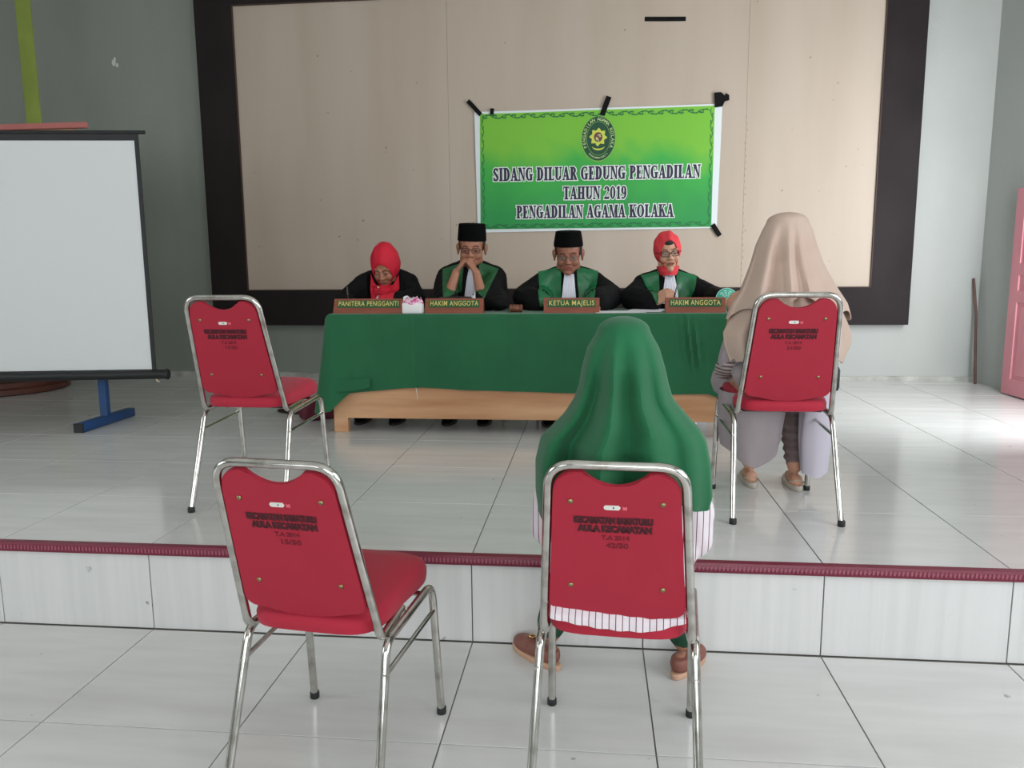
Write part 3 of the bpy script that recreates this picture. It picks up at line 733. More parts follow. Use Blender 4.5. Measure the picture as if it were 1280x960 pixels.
# top
per = []
def perim():
    out = []; r = .02
    for i in range(13): out.append((TX0-.008, TY1-(TY1-TY0)*i/13, 'L'))
    for i in range(7):
        a = PI+PI/2*i/6; out.append((TX0+r-.008+r*math.cos(a), TY0+r-.010+r*math.sin(a), 'CL'))
    n = 200
    for i in range(1, n): out.append((TX0+r+(TX1-TX0-2*r)*i/n, TY0-.010, 'F'))
    for i in range(7):
        a = -PI/2+PI/2*i/6; out.append((TX1-r+.008+r*math.cos(a), TY0+r-.010+r*math.sin(a), 'CR'))
    for i in range(13): out.append((TX1+.008, TY0+.02+(TY1-TY0)*i/13, 'R'))
    return out
P = perim(); nP = len(P); rows = 26
Vc = []
for j in range(rows):
    v = j/(rows-1); row = []
    for i, (x, y, tg_) in enumerate(P):
        if tg_ == 'F': nx, ny = 0, -1
        elif tg_ == 'L': nx, ny = -1, 0
        elif tg_ == 'R': nx, ny = 1, 0
        else:
            a = math.atan2(y-(TY0+.01), x-(TX0+.012 if tg_ == 'CL' else TX1-.012)); nx, ny = math.cos(a), math.sin(a)
        hz = hem_z(x)
        if tg_ == 'L': hz = .56-.0*y
        dc = abs(x-TX0)+abs(y-TY0)                                       # distance along the edge from the left corner
        dl_ = max(0, 1-dc/.14)
        hz -= .115*dl_**1.1
        flare = .012+.085*dl_*v**1.2 + .014*v*max(0, 1-dc/.4)
        dr_ = max(0, 1-(abs(x-TX1)+abs(y-TY0))/.2); flare += .06*dr_*v; hz -= .06*dr_
        fold = .0
        if tg_ == 'F':
            fold = .004*math.sin(x*23)*v + .003*math.sin(x*9+1)
            g = math.exp(-((x-.52-.10*v)/.05)**2); fold += .016*g*math.sin((x-.52-.06*v)*150)*math.sin(PI*min(1, v*1.2+.05))
            g = math.exp(-((x+1.45)/.06)**2); fold += .016*g*v
            for xc in (-1.08, -.78, -.48, -.15, .2): fold += .0035*math.exp(-((x-xc)/.008)**2)      # ironed creases
            fold += .006*noise.noise(Vector((x*5, v*3, 0)))*v
        z = TZ+.004-(TZ-hz)*v
        if j == 0: row.append(bm.verts.new((x-nx*.006, y-ny*.006, TZ+.004)))
        else: row.append(bm.verts.new((x+nx*(flare+fold), y+ny*(flare*.6+max(fold, -.006)), z)))
    Vc.append(row)
for j in range(rows-1):
    for i in range(nP-1): bm.faces.new((Vc[j][i], Vc[j][i+1], Vc[j+1][i+1], Vc[j+1][i]))
bm.faces.new([v for v in Vc[0]])
obj('cloth', bm, 'cloth_green', tc, world=True)
# the folded-back corner flap
bm = bmesh.new()
def flap(u, v):
    x = -1.575+.24*u; z = .665-.085*v*(1-.35*u)-.012*math.sin(u*3); y = 4.574-.012*v-.012*math.sin(PI*u)-.006
    return (x, y, z)
grid(bm, 24, 8, flap); thick(bm, .003); obj('corner_flap', bm, 'cloth_green', tc, world=True)
bm = bmesh.new(); tube(bm, [(-1.055, 4.568, .605), (-1.05, 4.572, .57), (-1.052, 4.590, .53)], .0022, 5); obj('loose_thread', bm, 'white', tc, world=True)

# ------------------------------------------------------------------ name plates
def name_plate(x0, x1, txt, label, y=4.70, rz=0):
    wd = x1-x0; r = thing('name_plate', label, 'name plate', ((x0+x1)/2, y, TZ+.004), rz, 'wooden name plates on the table')
    tilt = Matrix.Rotation(math.radians(-14), 4, 'X')
    def pl(name, a, b, m, bev=0):
        me = me_of(boxb(a, b, bev), name, False); me.transform(tilt); return obj(name, me, m, r, smooth=False)
    bm = bmesh.new(); prism(bm, [(-.032, 0), (.032, 0), (.012, .088), (-.0, .088)], -wd/2, wd/2)
    me = me_of(bm, 'block', False); me.transform(Matrix.Rotation(PI/2, 4, 'Z'))
    obj('wooden_block', me, 'plate_wood', r, smooth=False)
    # sloping front face
    ang = math.atan2(.032, .088); F_ = Matrix.Translation((0, -.032, 0)) @ Matrix.Rotation(-ang, 4, 'X')
    me = me_of(boxb((-wd/2+.022, -.002, .036), (wd/2-.022, .001, .082), .0), 'strip', False); me.transform(F_); sgn = obj('green_strip', me, 'plate_green', r, smooth=False)
    me = text_mesh(txt, .043, .0006, .0002, 1, 1.1); bbw = max(v.co.x for v in me.vertices)-min(v.co.x for v in me.vertices)
    me.transform(Matrix.Diagonal(((wd-.062)/bbw, 1, 1, 1))); me.transform(F_ @ Matrix.Translation((0, -.003, .060)) @ RX90)
    obj('gilt_lettering', me, 'gold_letter', sgn, smooth=False)
    bm = bmesh.new(); me = me_of(boxb((-wd/2, -.003, .0), (wd/2, .0, .03)), 'foot_rail', False); me.transform(F_); obj('foot_rail', me, 'plate_wood', r, smooth=False)
name_plate(-1.580, -1.145, 'PANITERA PENGGANTI', 'wooden name plate reading PANITERA PENGGANTI before the clerk in red')
name_plate(-1.012, -.657, 'HAKIM ANGGOTA', 'wooden name plate reading HAKIM ANGGOTA before the man with clasped hands')
name_plate(-.293, .036, 'KETUA MAJELIS', 'wooden name plate reading KETUA MAJELIS at the middle of the table')
name_plate(.420, .766, 'HAKIM ANGGOTA', 'wooden name plate reading HAKIM ANGGOTA before the woman in coral hijab')
# tissue pack
tp = thing('tissue_pack', 'white and magenta tissue pack between the two left name plates', 'tissue pack', (-1.080, 4.655, TZ+.004))
bm = bmesh.new(); box(bm, (0, 0, .033), (.122, .07, .066), bev=.010); obj('pack_body', bm, 'tissue', tp)
bm = bmesh.new(); grid(bm, 24, 5, lambda u, v: ((.062+.004*math.sin(v*5))*math.cos(2*PI*u)*(1-.12*v), .037*math.sin(2*PI*u)*(1-.3*v), .055+.035*v+.010*v*math.sin(2*PI*u*5)), closed=True); obj('printed_top', bm, 'magenta', tp)
bm = bmesh.new(); grid(bm, 12, 6, lambda u, v: (-.055+.085*u, .012*math.sin(u*9)*v-.01, .070+.030*v+.008*math.sin(u*7)*v)); thick(bm, .001); obj('tissue_sheet', bm, 'tissue', tp)
# gavel with sound block
gv = thing('gavel', 'brown wooden gavel lying on the table left of the middle plate', 'gavel', (-.465, 4.74, TZ+.004))
bm = bmesh.new(); RY = Matrix.Rotation(PI/2, 4, 'Y')
lathe(bm, [(.018, -.040), (.024, -.036), (.024, -.028), (.020, -.024), (.023, -.018), (.023, .018), (.020, .024), (.024, .028), (.024, .036), (.018, .040)], (0, 0, .0245), 20, mtx=RY); obj('head', bm, 'gavel', gv)
bm = bmesh.new(); tube(bm, [(0, .018, .0245), (0, .12, .018), (0, .22, .014)], .008, 10, r1=.011); obj('handle', bm, 'gavel', gv)
# papers
for k, (x, y, rz, lb) in enumerate(((.155, 4.76, .1, 'white paper sheet lying right of the middle name plate'), (.32, 4.86, -.2, 'white paper sheet lying farther right near the woman in coral hijab'), (-.15, 4.93, .05, 'white paper sheet behind the middle name plate under the writing hand'), (-1.42, 4.93, .1, 'white paper sheet behind the clerk name plate'))):
    bm = bmesh.new(); grid(bm, 8, 10, lambda u, v: (-.105+.21*u, -.148+.297*v, .0008+.004*abs(math.sin(u*3))*v)); thick(bm, .0006)
    o = obj('paper_sheet', bm, 'paper'); o.location = (x, y, TZ+.005+.002*(k == 1)); o.rotation_euler = (0, 0, rz+ (0 if k != 0 else PI/2)); tag(o, lb, 'paper')
# round hand fan
fn = thing('hand_fan', 'round turquoise hand fan with pale printing behind the right name plate', 'hand fan', (.800, 4.86, TZ+.006))
DM = Matrix.Translation((0, 0, .070)) @ Matrix.Rotation(math.radians(-8), 4, 'X') @ RX90
bm = bmesh.new(); lathe(bm, [(.060, -.0015), (.062, 0), (.060, .0015)], n=32); me = me_of(bm, 'disc'); me.transform(DM); obj('fan_disc', me, 'turquoise', fn)
bm = bmesh.new(); q_ = [(.0635*math.cos(2*PI*i/32), .0635*math.sin(2*PI*i/32), 0) for i in range(33)]; tube(bm, q_, .0022, 6, cap=False); me = me_of(bm, 'rim'); me.transform(DM); obj('fan_rim', me, 'turq_line', fn)
bm = bmesh.new()
for rr, a0, a1 in ((.046, 20, 160), (.036, 30, 150), (.026, 25, 155), (.016, 20, 160)):
    n = 12
    for i in range(n):
        if i % 3 == 2: continue
        t0, t1 = math.radians(a0+(a1-a0)*i/n), math.radians(a0+(a1-a0)*(i+.9)/n)
        vs = [bm.verts.new(((rr+d)*math.cos(t), (rr+d)*math.sin(t), .0024)) for d, t in ((0, t0), (0, t1), (.006, t1), (.006, t0))]; bm.faces.new(vs)
me = me_of(bm, 'p', False); me.transform(DM); obj('fan_print', me, 'turq_line', fn, smooth=False)
bm = bmesh.new(); tube(bm, [(0, 0, .012), (-.0, .035, .001+.005), (-.01, .10, .005)], .005, 8); obj('fan_handle', bm, 'turq_line', fn)
# dark tablet pouch
pc = thing('tablet_pouch', 'black zipped pouch lying behind the second name plate from the left', 'pouch', (-.865, 4.90, TZ+.004))
bm = bmesh.new(); box(bm, (0, 0, .045), (.215, .10, .09), bev=.018); obj('pouch_body', bm, 'bag', pc)
bm = bmesh.new(); tube(bm, fillet([(-.10, -.052, .080), (0, -.053, .086), (.10, -.052, .080)], .02), .003, 6); obj('zip', bm, 'glasses', pc)
bm = bmesh.new(); tube(bm, [(.094, -.054, .07), (.097, -.058, .04)], .003, 6); obj('zip_pull', bm, 'silver', pc)
# maroon bag and shoe on the floor left of the table
mb = thing('maroon_bag', 'dark maroon cloth bag on the floor left of the long table', 'bag', (-1.80, 5.02, S), math.radians(35))
bm = bmesh.new(); box(bm, (0, 0, .07), (.30, .16, .135), bev=.03); me = voxel(bm, .008, 4, fn=lambda p, n_: p+n_*(.006*noise.noise(p*22))); obj('bag_body', me, 'maroon', mb)
bm = bmesh.new(); tube(bm, fillet([(-.08, -.02, .13), (-.07, -.05, .155), (.07, -.05, .155), (.08, -.02, .13)], .03), .007, 8); obj('handle', bm, 'dark_sole', mb)
ms = thing('maroon_shoe', 'maroon shoe with black sole on the floor behind the left stage chair', 'shoe', (-2.08, 5.20, S), math.radians(70))
bm = bmesh.new(); ell(bm, (0, -.05, .035), (.045, .085, .035)); ell(bm, (0, .06, .045), (.036, .06, .045)); me = voxel(bm, .006, 3); obj('upper', me, 'maroon', ms)
bm = bmesh.new(); lathe(bm, [(.9, 0), (1, .006), (1, .016), (.9, .02)], n=24, sx=.048, sy=.135); obj('shoe_sole', bm, 'dark_sole', ms)

# ------------------------------------------------------------------ chairs
LBL = 'red padded chair with chrome tube frame'
def make_chair():
    c = thing('chair', LBL, 'chair', (0, 0, 0), 0, 'red chrome chairs')
    def hoopx(z): return .180-(.180-.150)*(z-.43)/(.885-.43)
    def hoopy(z): return -.130-.145*(z-.43)/(.885-.43)
    # back hoop tube
    pts = [(.172, .04, .426), (.181, -.128, .418), (.150, -.278, .892), (-.150, -.278, .892), (-.181, -.128, .418), (-.172, .04, .426)]
    bm = bmesh.new(); tube(bm, fillet(pts, [.035, .062, .062, .035], 8), .0108, 10); obj('back_frame', bm, 'chrome', c)
    # legs, rails, braces
    for s in (-1, 1):
        full = fillet([(s*.207, .247, .0), (s*.200, .205, .428), (s*.190, -.115, .405), (s*.205, -.247, .0)], [.055, .05], 7)
        nf = 1+6; a = full[:nf]; b = full[nf-1:len(full)-6]; d = full[len(full)-7:]
        bm = bmesh.new(); tube(bm, a, .0115, 10); lf = obj('leg', bm, 'chrome', c)
        bm = bmesh.new(); tube(bm, b, .0115, 10); obj('side_rail', bm, 'chrome', c)
        bm = bmesh.new(); tube(bm, d, .0115, 10); lr = obj('leg', bm, 'chrome', c)
        for leg, y in ((lf, .247), (lr, -.247)):
            bm = bmesh.new(); lathe(bm, [(.013, 0), (.0145, .002), (.0145, .020), (.0120, .024)], (s*(.207 if y > 0 else .205), y, 0), 12); obj('foot_cap', bm, 'rubber', leg)
        bm = bmesh.new(); tube(bm, [(s*.2035, .222, .345), (s*.195, -.150, .330)], .0065, 8); obj('brace', bm, 'chrome', c)
        bm = bmesh.new(); tube(bm, [(s*.174, .04, .420), (s*.196, .06, .414)], .008, 8); obj('bracket', bm, 'chrome', c)
    bm = bmesh.new(); tube(bm, [(-.196, -.02, .412), (.196, -.02, .412)], .008, 8); obj('cross_tube', bm, 'chrome', c)
    bm = bmesh.new(); tube(bm, [(-.199, .15, .418), (.199, .15, .418)], .008, 8); obj('cross_tube', bm, 'chrome', c)
    # seat cushion: rounded square, thicker at the front
    bm = bmesh.new(); nu, nv = 40, 7
    def se(u, v):
        a = 2*PI*u; ca, sa = math.cos(a), math.sin(a); e = .42
        x = math.copysign(abs(ca)**e, ca); y = math.copysign(abs(sa)**e, sa)
        prof_ = [(.90, 0), (.985, .006), (1.0, .020), (1.0, .036), (.97, .050), (.88, .060), (.60, .066)][int(round(v*6))]
        hw = (.178 if y < 0 else .178+.030*y)
        yy = .045+.205*y*prof_[0]
        return (x*hw*prof_[0]*1.0, yy, .428+prof_[1]*(1.0+.15*y)+.010*(y > 0)*y)
    V = grid(bm, nu, nv, se, closed=True); bm.faces.new(V[-1]); bm.faces.new(V[0][::-1])
    obj('seat', bm, 'red_fabric', c)
    bm = bmesh.new(); box(bm, (0, .05, .424), (.31, .30, .008), bev=.003); obj('seat_board', bm, 'rubber', c)
    # back panel in the tilted plane of the hoop
    ax = Vector((0, -.278+.128, .892-.418)).normalized(); nrm = Vector((0, ax.z, -ax.y)); o0 = Vector((0, -.128, .418))
    PMx = Matrix(((1, 0, 0, 0), (0, nrm.y, ax.y, o0.y), (0, nrm.z, ax.z, o0.z), (0, 0, 0, 1)))      # local (x, depth forward, up the panel)
    def hw(s): return .181-.031*s/.497-.0125
    out = []
    top, bot = .482, .060
    for k in range(9):
        a = PI/2*k/8; r = .052; w0 = hw(top-r); out.append((w0-r+r*math.cos(a)-.0*k, top-r+r*math.sin(a)))
    for k in range(11):
        t = k/10; x = .074-.148*t; out.append((x, top-.001-.036*math.sin(PI*t)**.8))
    for k in range(9):
        a = PI/2+PI/2*k/8; r = .052; w0 = hw(top-r); out.append((-w0+r+r*math.cos(a), top-r+r*math.sin(a)))
    out.append((-hw(.25), .25))
    for k in range(5):
        a = PI+PI/2*.75*k/4; r = .035; w0 = hw(bot+.03); out.append((-w0+r+r*math.cos(a), bot+.052+r*math.sin(a)))
    for k in range(1, 12):
        t = k/12; w0 = hw(bot)-.035; out.append((-w0+2*w0*t, bot+.022-.022*math.sin(PI*t)))
    for k in range(5):
        a = -PI/2*.75+PI/2*.75*k/4; r = .035; w0 = hw(bot+.03); out.append((w0-r+r*math.cos(a), bot+.052+r*math.sin(a)))
    out.append((hw(.25), .25))
    # build with bowed depth: strips by triangulated prism, then bend
    bm = bmesh.new(); prism(bm, out, -.008, .006)
    bmesh.ops.bevel(bm, geom=[e for e in bm.edges if abs(e.verts[0].co.y+.008) < 1e-5 and abs(e.verts[1].co.y+.008) < 1e-5], offset=.0025, segments=2, affect='EDGES')
    me = me_of(bm, 'panel', True, 50); me.transform(PMx); bp = obj('backrest', me, 'red_board', c)
    bm = bmesh.new(); sm = [(x*.95, .253+(z-.28)*.86) for x, z in out]; prism(bm, sm, .006, .026)
    bmesh.ops.bevel(bm, geom=[e for e in bm.edges if abs(e.verts[0].co.y-.026) < 1e-5 and abs(e.verts[1].co.y-.026) < 1e-5], offset=.008, segments=3, affect='EDGES')
    me = me_of(bm, 'pad', True, 60); me.transform(PMx); obj('back_cushion', me, 'red_fabric', c)
    for x, z in ((-.103, .405), (.103, .405), (-.108, .165), (.108, .165)):
        bm = bmesh.new(); ell(bm, (x, -.0085, z), (.0068, .004, .0068), u=10, v=6); me = me_of(bm, 'bolt'); me.transform(PMx); obj('bolt', me, 'bolt', c)
    # small white maker label with red and white printing
    lab = [(-.022+.006*math.cos(a), .392+.006*math.sin(a)) for a in [PI/2+PI*k/8 for k in range(9)]]+[(.006, .386), (.010, .392), (.006, .398)]
    bm = bmesh.new(); prism(bm, lab, -.0095, -.0082); me = me_of(bm, 'label', False); me.transform(PMx); lb = obj('maker_label', me, 'white', c, smooth=False)
    me = text_mesh('iti', .013, .0004, .0006); me.transform(PMx @ Matrix.Translation((.019, -.0088, .391)) @ RX90); obj('label_print', me, 'labelred', lb, smooth=False)
    bm = bmesh.new(); ell(bm, (-.006, -.0096, .392), (.0022, .0006, .0022), u=8, v=4); me = me_of(bm, 'dot'); me.transform(PMx); obj('label_dot', me, 'rubber', lb)
    def st(s, x, z, size, wd, m, off=.0015, dx=0):
        me = text_mesh(s, size, .0002, off); bw = max(v.co.x for v in me.vertices)-min(v.co.x for v in me.vertices)
        me.transform(Matrix.Diagonal((wd/bw, 1, 1, 1))); me.transform(PMx @ Matrix.Translation((x, -.0088-dx, z)) @ RX90); return me
    ln = obj('stencil_lettering', st('KECAMATAN SAMATURU', -.008, .356, .0225, .178, 'stencil'), 'stencil', c, smooth=False)
    obj('stencil_smudge', st('KECAMATAN SAMATURU', -.0055, .3545, .0235, .178, 'stencil_soft', .002, -.0003), 'stencil_soft', ln, smooth=False)
    ln = obj('stencil_lettering', st('AULA KECAMATAN', -.004, .333, .0225, .168, 'stencil'), 'stencil', c, smooth=False)
    obj('stencil_smudge', st('AULA KECAMATAN', -.002, .3315, .0235, .168, 'stencil_soft', .002, -.0003), 'stencil_soft', ln, smooth=False)
    obj('stencil_lettering', st('T.A 2014', -.002, .308, .0165, .064, 'stencil_soft', .0006), 'stencil_soft', c, smooth=False)
    def num(s): return st(s, .002, .286, .019, .052, 'stencil_soft', .0006)
    o = obj('stencil_number', num('15/50'), 'stencil_soft', c, smooth=False)
    return c, num
chair0, num = make_chair()
chair0.location = (-.680, 1.928, 0); chair0.rotation_euler = (0, 0, math.radians(-7.0))
chair0['label'] = 'empty red chair with chrome frame on the lower floor, its seat turned to the right'
def extra(loc, rz, label, number):
    r, kids = dup(chair0, loc, math.radians(rz), label)
    if number:
        me = num(number); me.materials.append(M['stencil_soft']); kids['stencil_number'][0].data = me
    return r
extra((.072, 1.965, 0), -4.0, 'red chair with chrome frame under the woman in the green hijab', '42/50')
extra((-1.448, 3.243, S), -2.0, 'empty red chair with chrome frame on the stage left of the table', '17/50')
extra((.752, 3.275, S), .5, 'red chair with chrome frame under the woman in the cream hijab', '31/50')
for x, lb in ((-1.43, 'red chair under the clerk in the red hijab'), (-.81, 'red chair under the man with clasped hands'), (-.163, 'red chair under the man behind the middle plate'), (.47, 'red chair under the woman in the coral hijab')):
    extra((x, 5.44, S), 180, lb, None)

# ------------------------------------------------------------------ people
def rotm(pitch=0, yaw=0, roll=0):
    """head turn: pitch>0 looks down, yaw>0 turns to +x, roll tips to +x (local figure faces -y)"""
    return Matrix.Rotation(math.radians(yaw), 4, 'Z') @ Matrix.Rotation(math.radians(pitch), 4, 'X') @ Matrix.Rotation(math.radians(roll), 4, 'Y')
def head_parts(bm, HM, k=1.0, female=False, ears=True):
    def e(c, r): 
        q = bmesh.ops.create_uvsphere(bm, u_segments=16, v_segments=12, radius=1); vs = q['verts']
        bmesh.ops.scale(bm, vec=Vector(r)*k, verts=vs); bmesh.ops.translate(bm, vec=Vector(c)*k, verts=vs); bmesh.ops.transform(bm, matrix=HM, verts=vs)
    def c_(a, ra, b, rb): cap(bm, HM @ (Vector(a)*k), ra*k, HM @ (Vector(b)*k), rb*k)
    f = .94 if female else 1
    e((0, .012, .038), (.076, .094, .084)); e((0, -.022, -.018), (.066*f, .072, .090)); e((0, -.040, -.072), (.050*f, .046, .044))
    e((0, -.068, -.102), (.022*f, .020, .018))
    for s in (-1, 1):
        e((s*.036, -.064, -.034), (.026, .024, .028)); e((s*.031, -.081, .0), (.0155, .011, .0095))
        c_((s*.045, -.076, .020), .009, (s*.014, -.088, .016), .009)
        e((s*.012, -.100, -.036), (.008, .010, .007))
        e((s*.052, -.012, -.070), (.016*f, .03, .03))
        if ears:
            e((s*.079, .006, -.006), (.009, .019, .033)); e((s*.086, .012, .004), (.007, .013, .024)); e((s*.080, .004, -.034), (.006, .009, .011))
    c_((0, -.086, .012), .0085, (0, -.106, -.028), .0115); e((0, -.108, -.032), (.011, .011, .009))
    c_((-.018, -.086, -.066), .008, (.018, -.086, -.066), .008)
    c_((0, .015, -.06), .054, (0, .045, -.14), .056)
def face_extras(root, HM, k, gz=None, lid=True):
    def P3(a): return HM @ (Vector(a)*k)
    bm = bmesh.new(); 
    up = fillet([P3((-.024, -.0925, -.0635)), P3((-.008, -.099, -.0590)), P3((0, -.1, -.0610)), P3((.008, -.099, -.0590)), P3((.024, -.0925, -.0635))], .004*k, 3)
    tube(bm, up, .0040*k, 6); tube(bm, fillet([P3((-.022, -.092, -.0655)), P3((0, -.099, -.0725)), P3((.022, -.092, -.0655))], .01*k, 4), .0048*k, 6)
    obj('lips', bm, 'lips', root)
    for s in (-1, 1):
        bm = bmesh.new(); vs = ell(bm, (0, 0, 0), (.0125*k, .0070*k, .0026*k), u=12, v=8); bmesh.ops.translate(bm, vec=Vector((s*.031, -.0872, -.0066))*k, verts=vs); bmesh.ops.transform(bm, matrix=HM, verts=vs)
        e_ = obj('eye', bm, 'eyewhite', root)
        bm = bmesh.new(); vs = ell(bm, (0, 0, 0), (.0060*k, .003*k, .0026*k), u=10, v=6); bmesh.ops.translate(bm, vec=Vector((s*.031, -.0930, -.0066))*k, verts=vs); bmesh.ops.transform(bm, matrix=HM, verts=vs)
        obj('iris', bm, 'eye', e_)
        bm = bmesh.new(); tube(bm, [P3((s*.018, -.0905, -.0045)), P3((s*.031, -.0950, -.0030)), P3((s*.045, -.0885, -.0050))], .0016*k, 5); obj('eyelash', bm, 'eye', e_)
        bm = bmesh.new(); tube(bm, [P3((s*.014, -.0965, .0185)), P3((s*.030, -.0945, .0255)), P3((s*.047, -.0830, .0205))], .0028*k, 6); obj('eyebrow', bm, 'hair', root)
def glasses(root, HM, k, m='glasses', r=.0018, wd=.0235, ht=.0155, label=None):
    g = None; bm = bmesh.new()
    def P3(a): return HM @ (Vector(a)*k)
    for s in (-1, 1):
        pts = []
        for i in range(17):
            a = 2*PI*i/16; ca, sa = math.cos(a), math.sin(a)
            x = math.copysign(abs(ca)**.6, ca)*wd; z = math.copysign(abs(sa)**.6, sa)*ht
            pts.append(P3((s*.031+x, -.103+.006*(abs(s*.031+x)/.05)**2, -.003+z)))
        tube(bm, pts, r*k, 6, cap=False)
        tube(bm, [P3((s*.054, -.098, .004)), P3((s*.078, -.06, .005)), P3((s*.083, .0, .004))], r*k*.9, 6)
    tube(bm, [P3((-.009, -.105, .002)), P3((0, -.108, .004)), P3((.009, -.105, .002))], r*k, 6)
    g = obj('glasses_frame', bm, m, root)
    for s in (-1, 1):
        bm = bmesh.new(); pts = []
        vs = []
        for i in range(16):
            a = 2*PI*i/16; ca, sa = math.cos(a), math.sin(a)
            x = math.copysign(abs(ca)**.6, ca)*wd; z = math.copysign(abs(sa)**.6, sa)*ht
            vs.append(bm.verts.new(P3((s*.031+x, -.103+.006*(abs(s*.031+x)/.05)**2, -.003+z))))
        bm.faces.new(vs); obj('glasses_lens', bm, 'lens', g)
def hand(bm, wrist, d, n_, curl=35, side=1, k=1.0, spread=1.0, thumb=30, index=None):
    """wrist point, d = palm direction, n_ = back-of-hand normal, side=+1 puts the thumb on d x n_ side"""
    d = Vector(d).normalized(); n_ = Vector(n_); n_ = (n_-d*n_.dot(d)).normalized(); s = d.cross(n_)*side; w_ = Vector(wrist)
    offs = [.030, .010, -.010, -.029]; lens = [(.040, .024, .019), (.044, .027, .020), (.041, .025, .019), (.032, .019, .016)]
    for i, o_ in enumerate(offs):
        kn = w_+d*(.088-.004*abs(i-1))*k+s*o_*k
        cap(bm, w_+s*o_*.55*k+d*.012*k, .0135*k, kn, .0118*k, 8)
        p = kn; dirv = (d+s*(.10 if i == 0 else .03-.05*i)*spread).normalized(); cu = curl if (index is None or i != 0) else index
        for j, ln in enumerate(lens[i]):
            a = math.radians(cu*(.7 if j == 0 else 1.05)); ax = dirv.cross(n_); 
            if ax.length < 1e-4: ax = s
            R_ = Matrix.Rotation(-a, 3, ax.normalized()); dirv = (R_ @ dirv).normalized(); n_l = None
            q = p+dirv*ln*k; cap(bm, p, (.0095-.0009*j)*k, q, (.0088-.0009*j)*k, 8); p = q
            nn = (R_ @ n_)
            if j == 0: n_save = n_
            n_ = nn
        n_ = n_save
    b = w_+d*.022*k+s*.026*k; t1 = b+(d*.55+s*.75-n_*.35).normalized()*.040*k; t2 = t1+(d*.85+s*.15-n_*.45).normalized()*.030*k; t3 = t2+(d*.9-s*.2-n_*.4).normalized()*.024*k
    chain(bm, [w_+d*.01*k+s*.012*k, b, t1, t2, t3], [.015*k, .015*k, .0115*k, .0100*k, .0085*k])
def torso(bm, jz, sx=.165, lean=0, g=1.0, y0=0):
    ell(bm, (0, y0+.01, .56), (.165*g, .125*g, .12), u=18, v=12); ell(bm, (0, y0-.01+lean*.4, .68), (.150*g, .115*g, .15), u=18, v=12)
    ell(bm, (0, y0-.03+lean*.8, jz-.12), (.155*g, .112*g, .17), u=18, v=12)
    for s in (-1, 1):
        cap(bm, (s*.03, y0-.02+lean, jz+.055), .05*g, (s*sx, y0-.03+lean, jz), .056*g, 14)
def legs_front(bm, knee=(.115, -.42, .50), hip=(.09, -.0, .545), ankle=(.115, -.36, .10), toe_y=-.15, r=(.085, .062, .055, .038), seat=0):
    for s in (-1, 1):
        h = Vector((s*hip[0], hip[1], hip[2])); kn = Vector((s*knee[0], knee[1], knee[2])); an = Vector((s*ankle[0], ankle[1], ankle[2]))
        chain(bm, [h, kn, an], [r[0], r[1], r[3]]); cap(bm, kn.lerp(an, .3), r[2], kn.lerp(an, .7), r[3])
        cap(bm, an+Vector((0, .0, -.055)), .026, an+Vector((0, toe_y+.04, -.064)), .018)
def black_shoes(root, x=.115):
    for s in (-1, 1):
        bm = bmesh.new(); ell(bm, (s*x, -.345, .055), (.042, .06, .045)); cap(bm, (s*x, -.36, .045), .040, (s*x, -.50, .036), .036)
        me = voxel(bm, .007, 2); sh = obj('shoe', me, 'velvet', root)
        bm = bmesh.new(); lathe(bm, [(.95, 0), (1, .003), (1, .014), (.95, .016)], (s*x, -.42, 0), 20, .048, .135); obj('sole', bm, 'dark_sole', sh)
def wrink(sc=9, a=.006, sc2=24, a2=.002, seed=0):
    o_ = Vector((seed*3.1, seed*1.7, seed))
    return lambda p, n_: p+n_*(a*noise.noise(p*sc+o_)+a2*noise.noise(p*sc2+o_))
def bvh_of(me):
    return BVHTree.FromPolygons([v.co.copy() for v in me.vertices], [tuple(p.vertices) for p in me.polygons])
def drape(bvh, f2, off, nu=16, nv=22, mod=None):
    """sheet lying on the front (-y side) of a garment; f2(u,v)->(x,z)"""
    bm = bmesh.new(); last = {}
    pts = {}
    for j in range(nv):
        for i in range(nu):
            u, v = i/(nu-1), j/(nv-1); x, z = f2(u, v)
            h = bvh.ray_cast(Vector((x, -2, z)), Vector((0, 1, 0)))
            y = h[0].y if h[0] is not None else None
            pts[i, j] = [x, y, z]
    ys = [p[1] for p in pts.values() if p[1] is not None]; yd = sum(ys)/len(ys)
    for j in range(nv-1, -1, -1):
        for i in range(nu):
            if pts[i, j][1] is None:
                pts[i, j][1] = pts[i, j+1][1] if j+1 < nv and pts[i, j+1][1] is not None else yd
    # soften
    for _ in range(2):
        cp = {k_: p[1] for k_, p in pts.items()}
        for (i, j), p in pts.items():
            nb = [cp[a] for a in ((i-1, j), (i+1, j), (i, j-1), (i, j+1)) if a in cp]
            p[1] = min(cp[i, j], .5*cp[i, j]+.5*sum(nb)/len(nb))
    V = [[bm.verts.new((pts[i, j][0], pts[i, j][1]-off-(mod(i/(nu-1), j/(nv-1)) if mod else 0), pts[i, j][2])) for i in range(nu)] for j in range(nv)]
    for j in range(nv-1):
        for i in range(nu-1): bm.faces.new((V[j][i], V[j][i+1], V[j+1][i+1], V[j+1][i]))
    thick(bm, .004); return bm
def pchip(pts, t):
    for i in range(len(pts)-1):
        a, b = pts[i], pts[i+1]
        if a[0] <= t <= b[0] or i == len(pts)-2:
            q = max(0, min(1, (t-a[0])/(b[0]-a[0]))); return a[1]+(b[1]-a[1])*q
    return pts[-1][1]
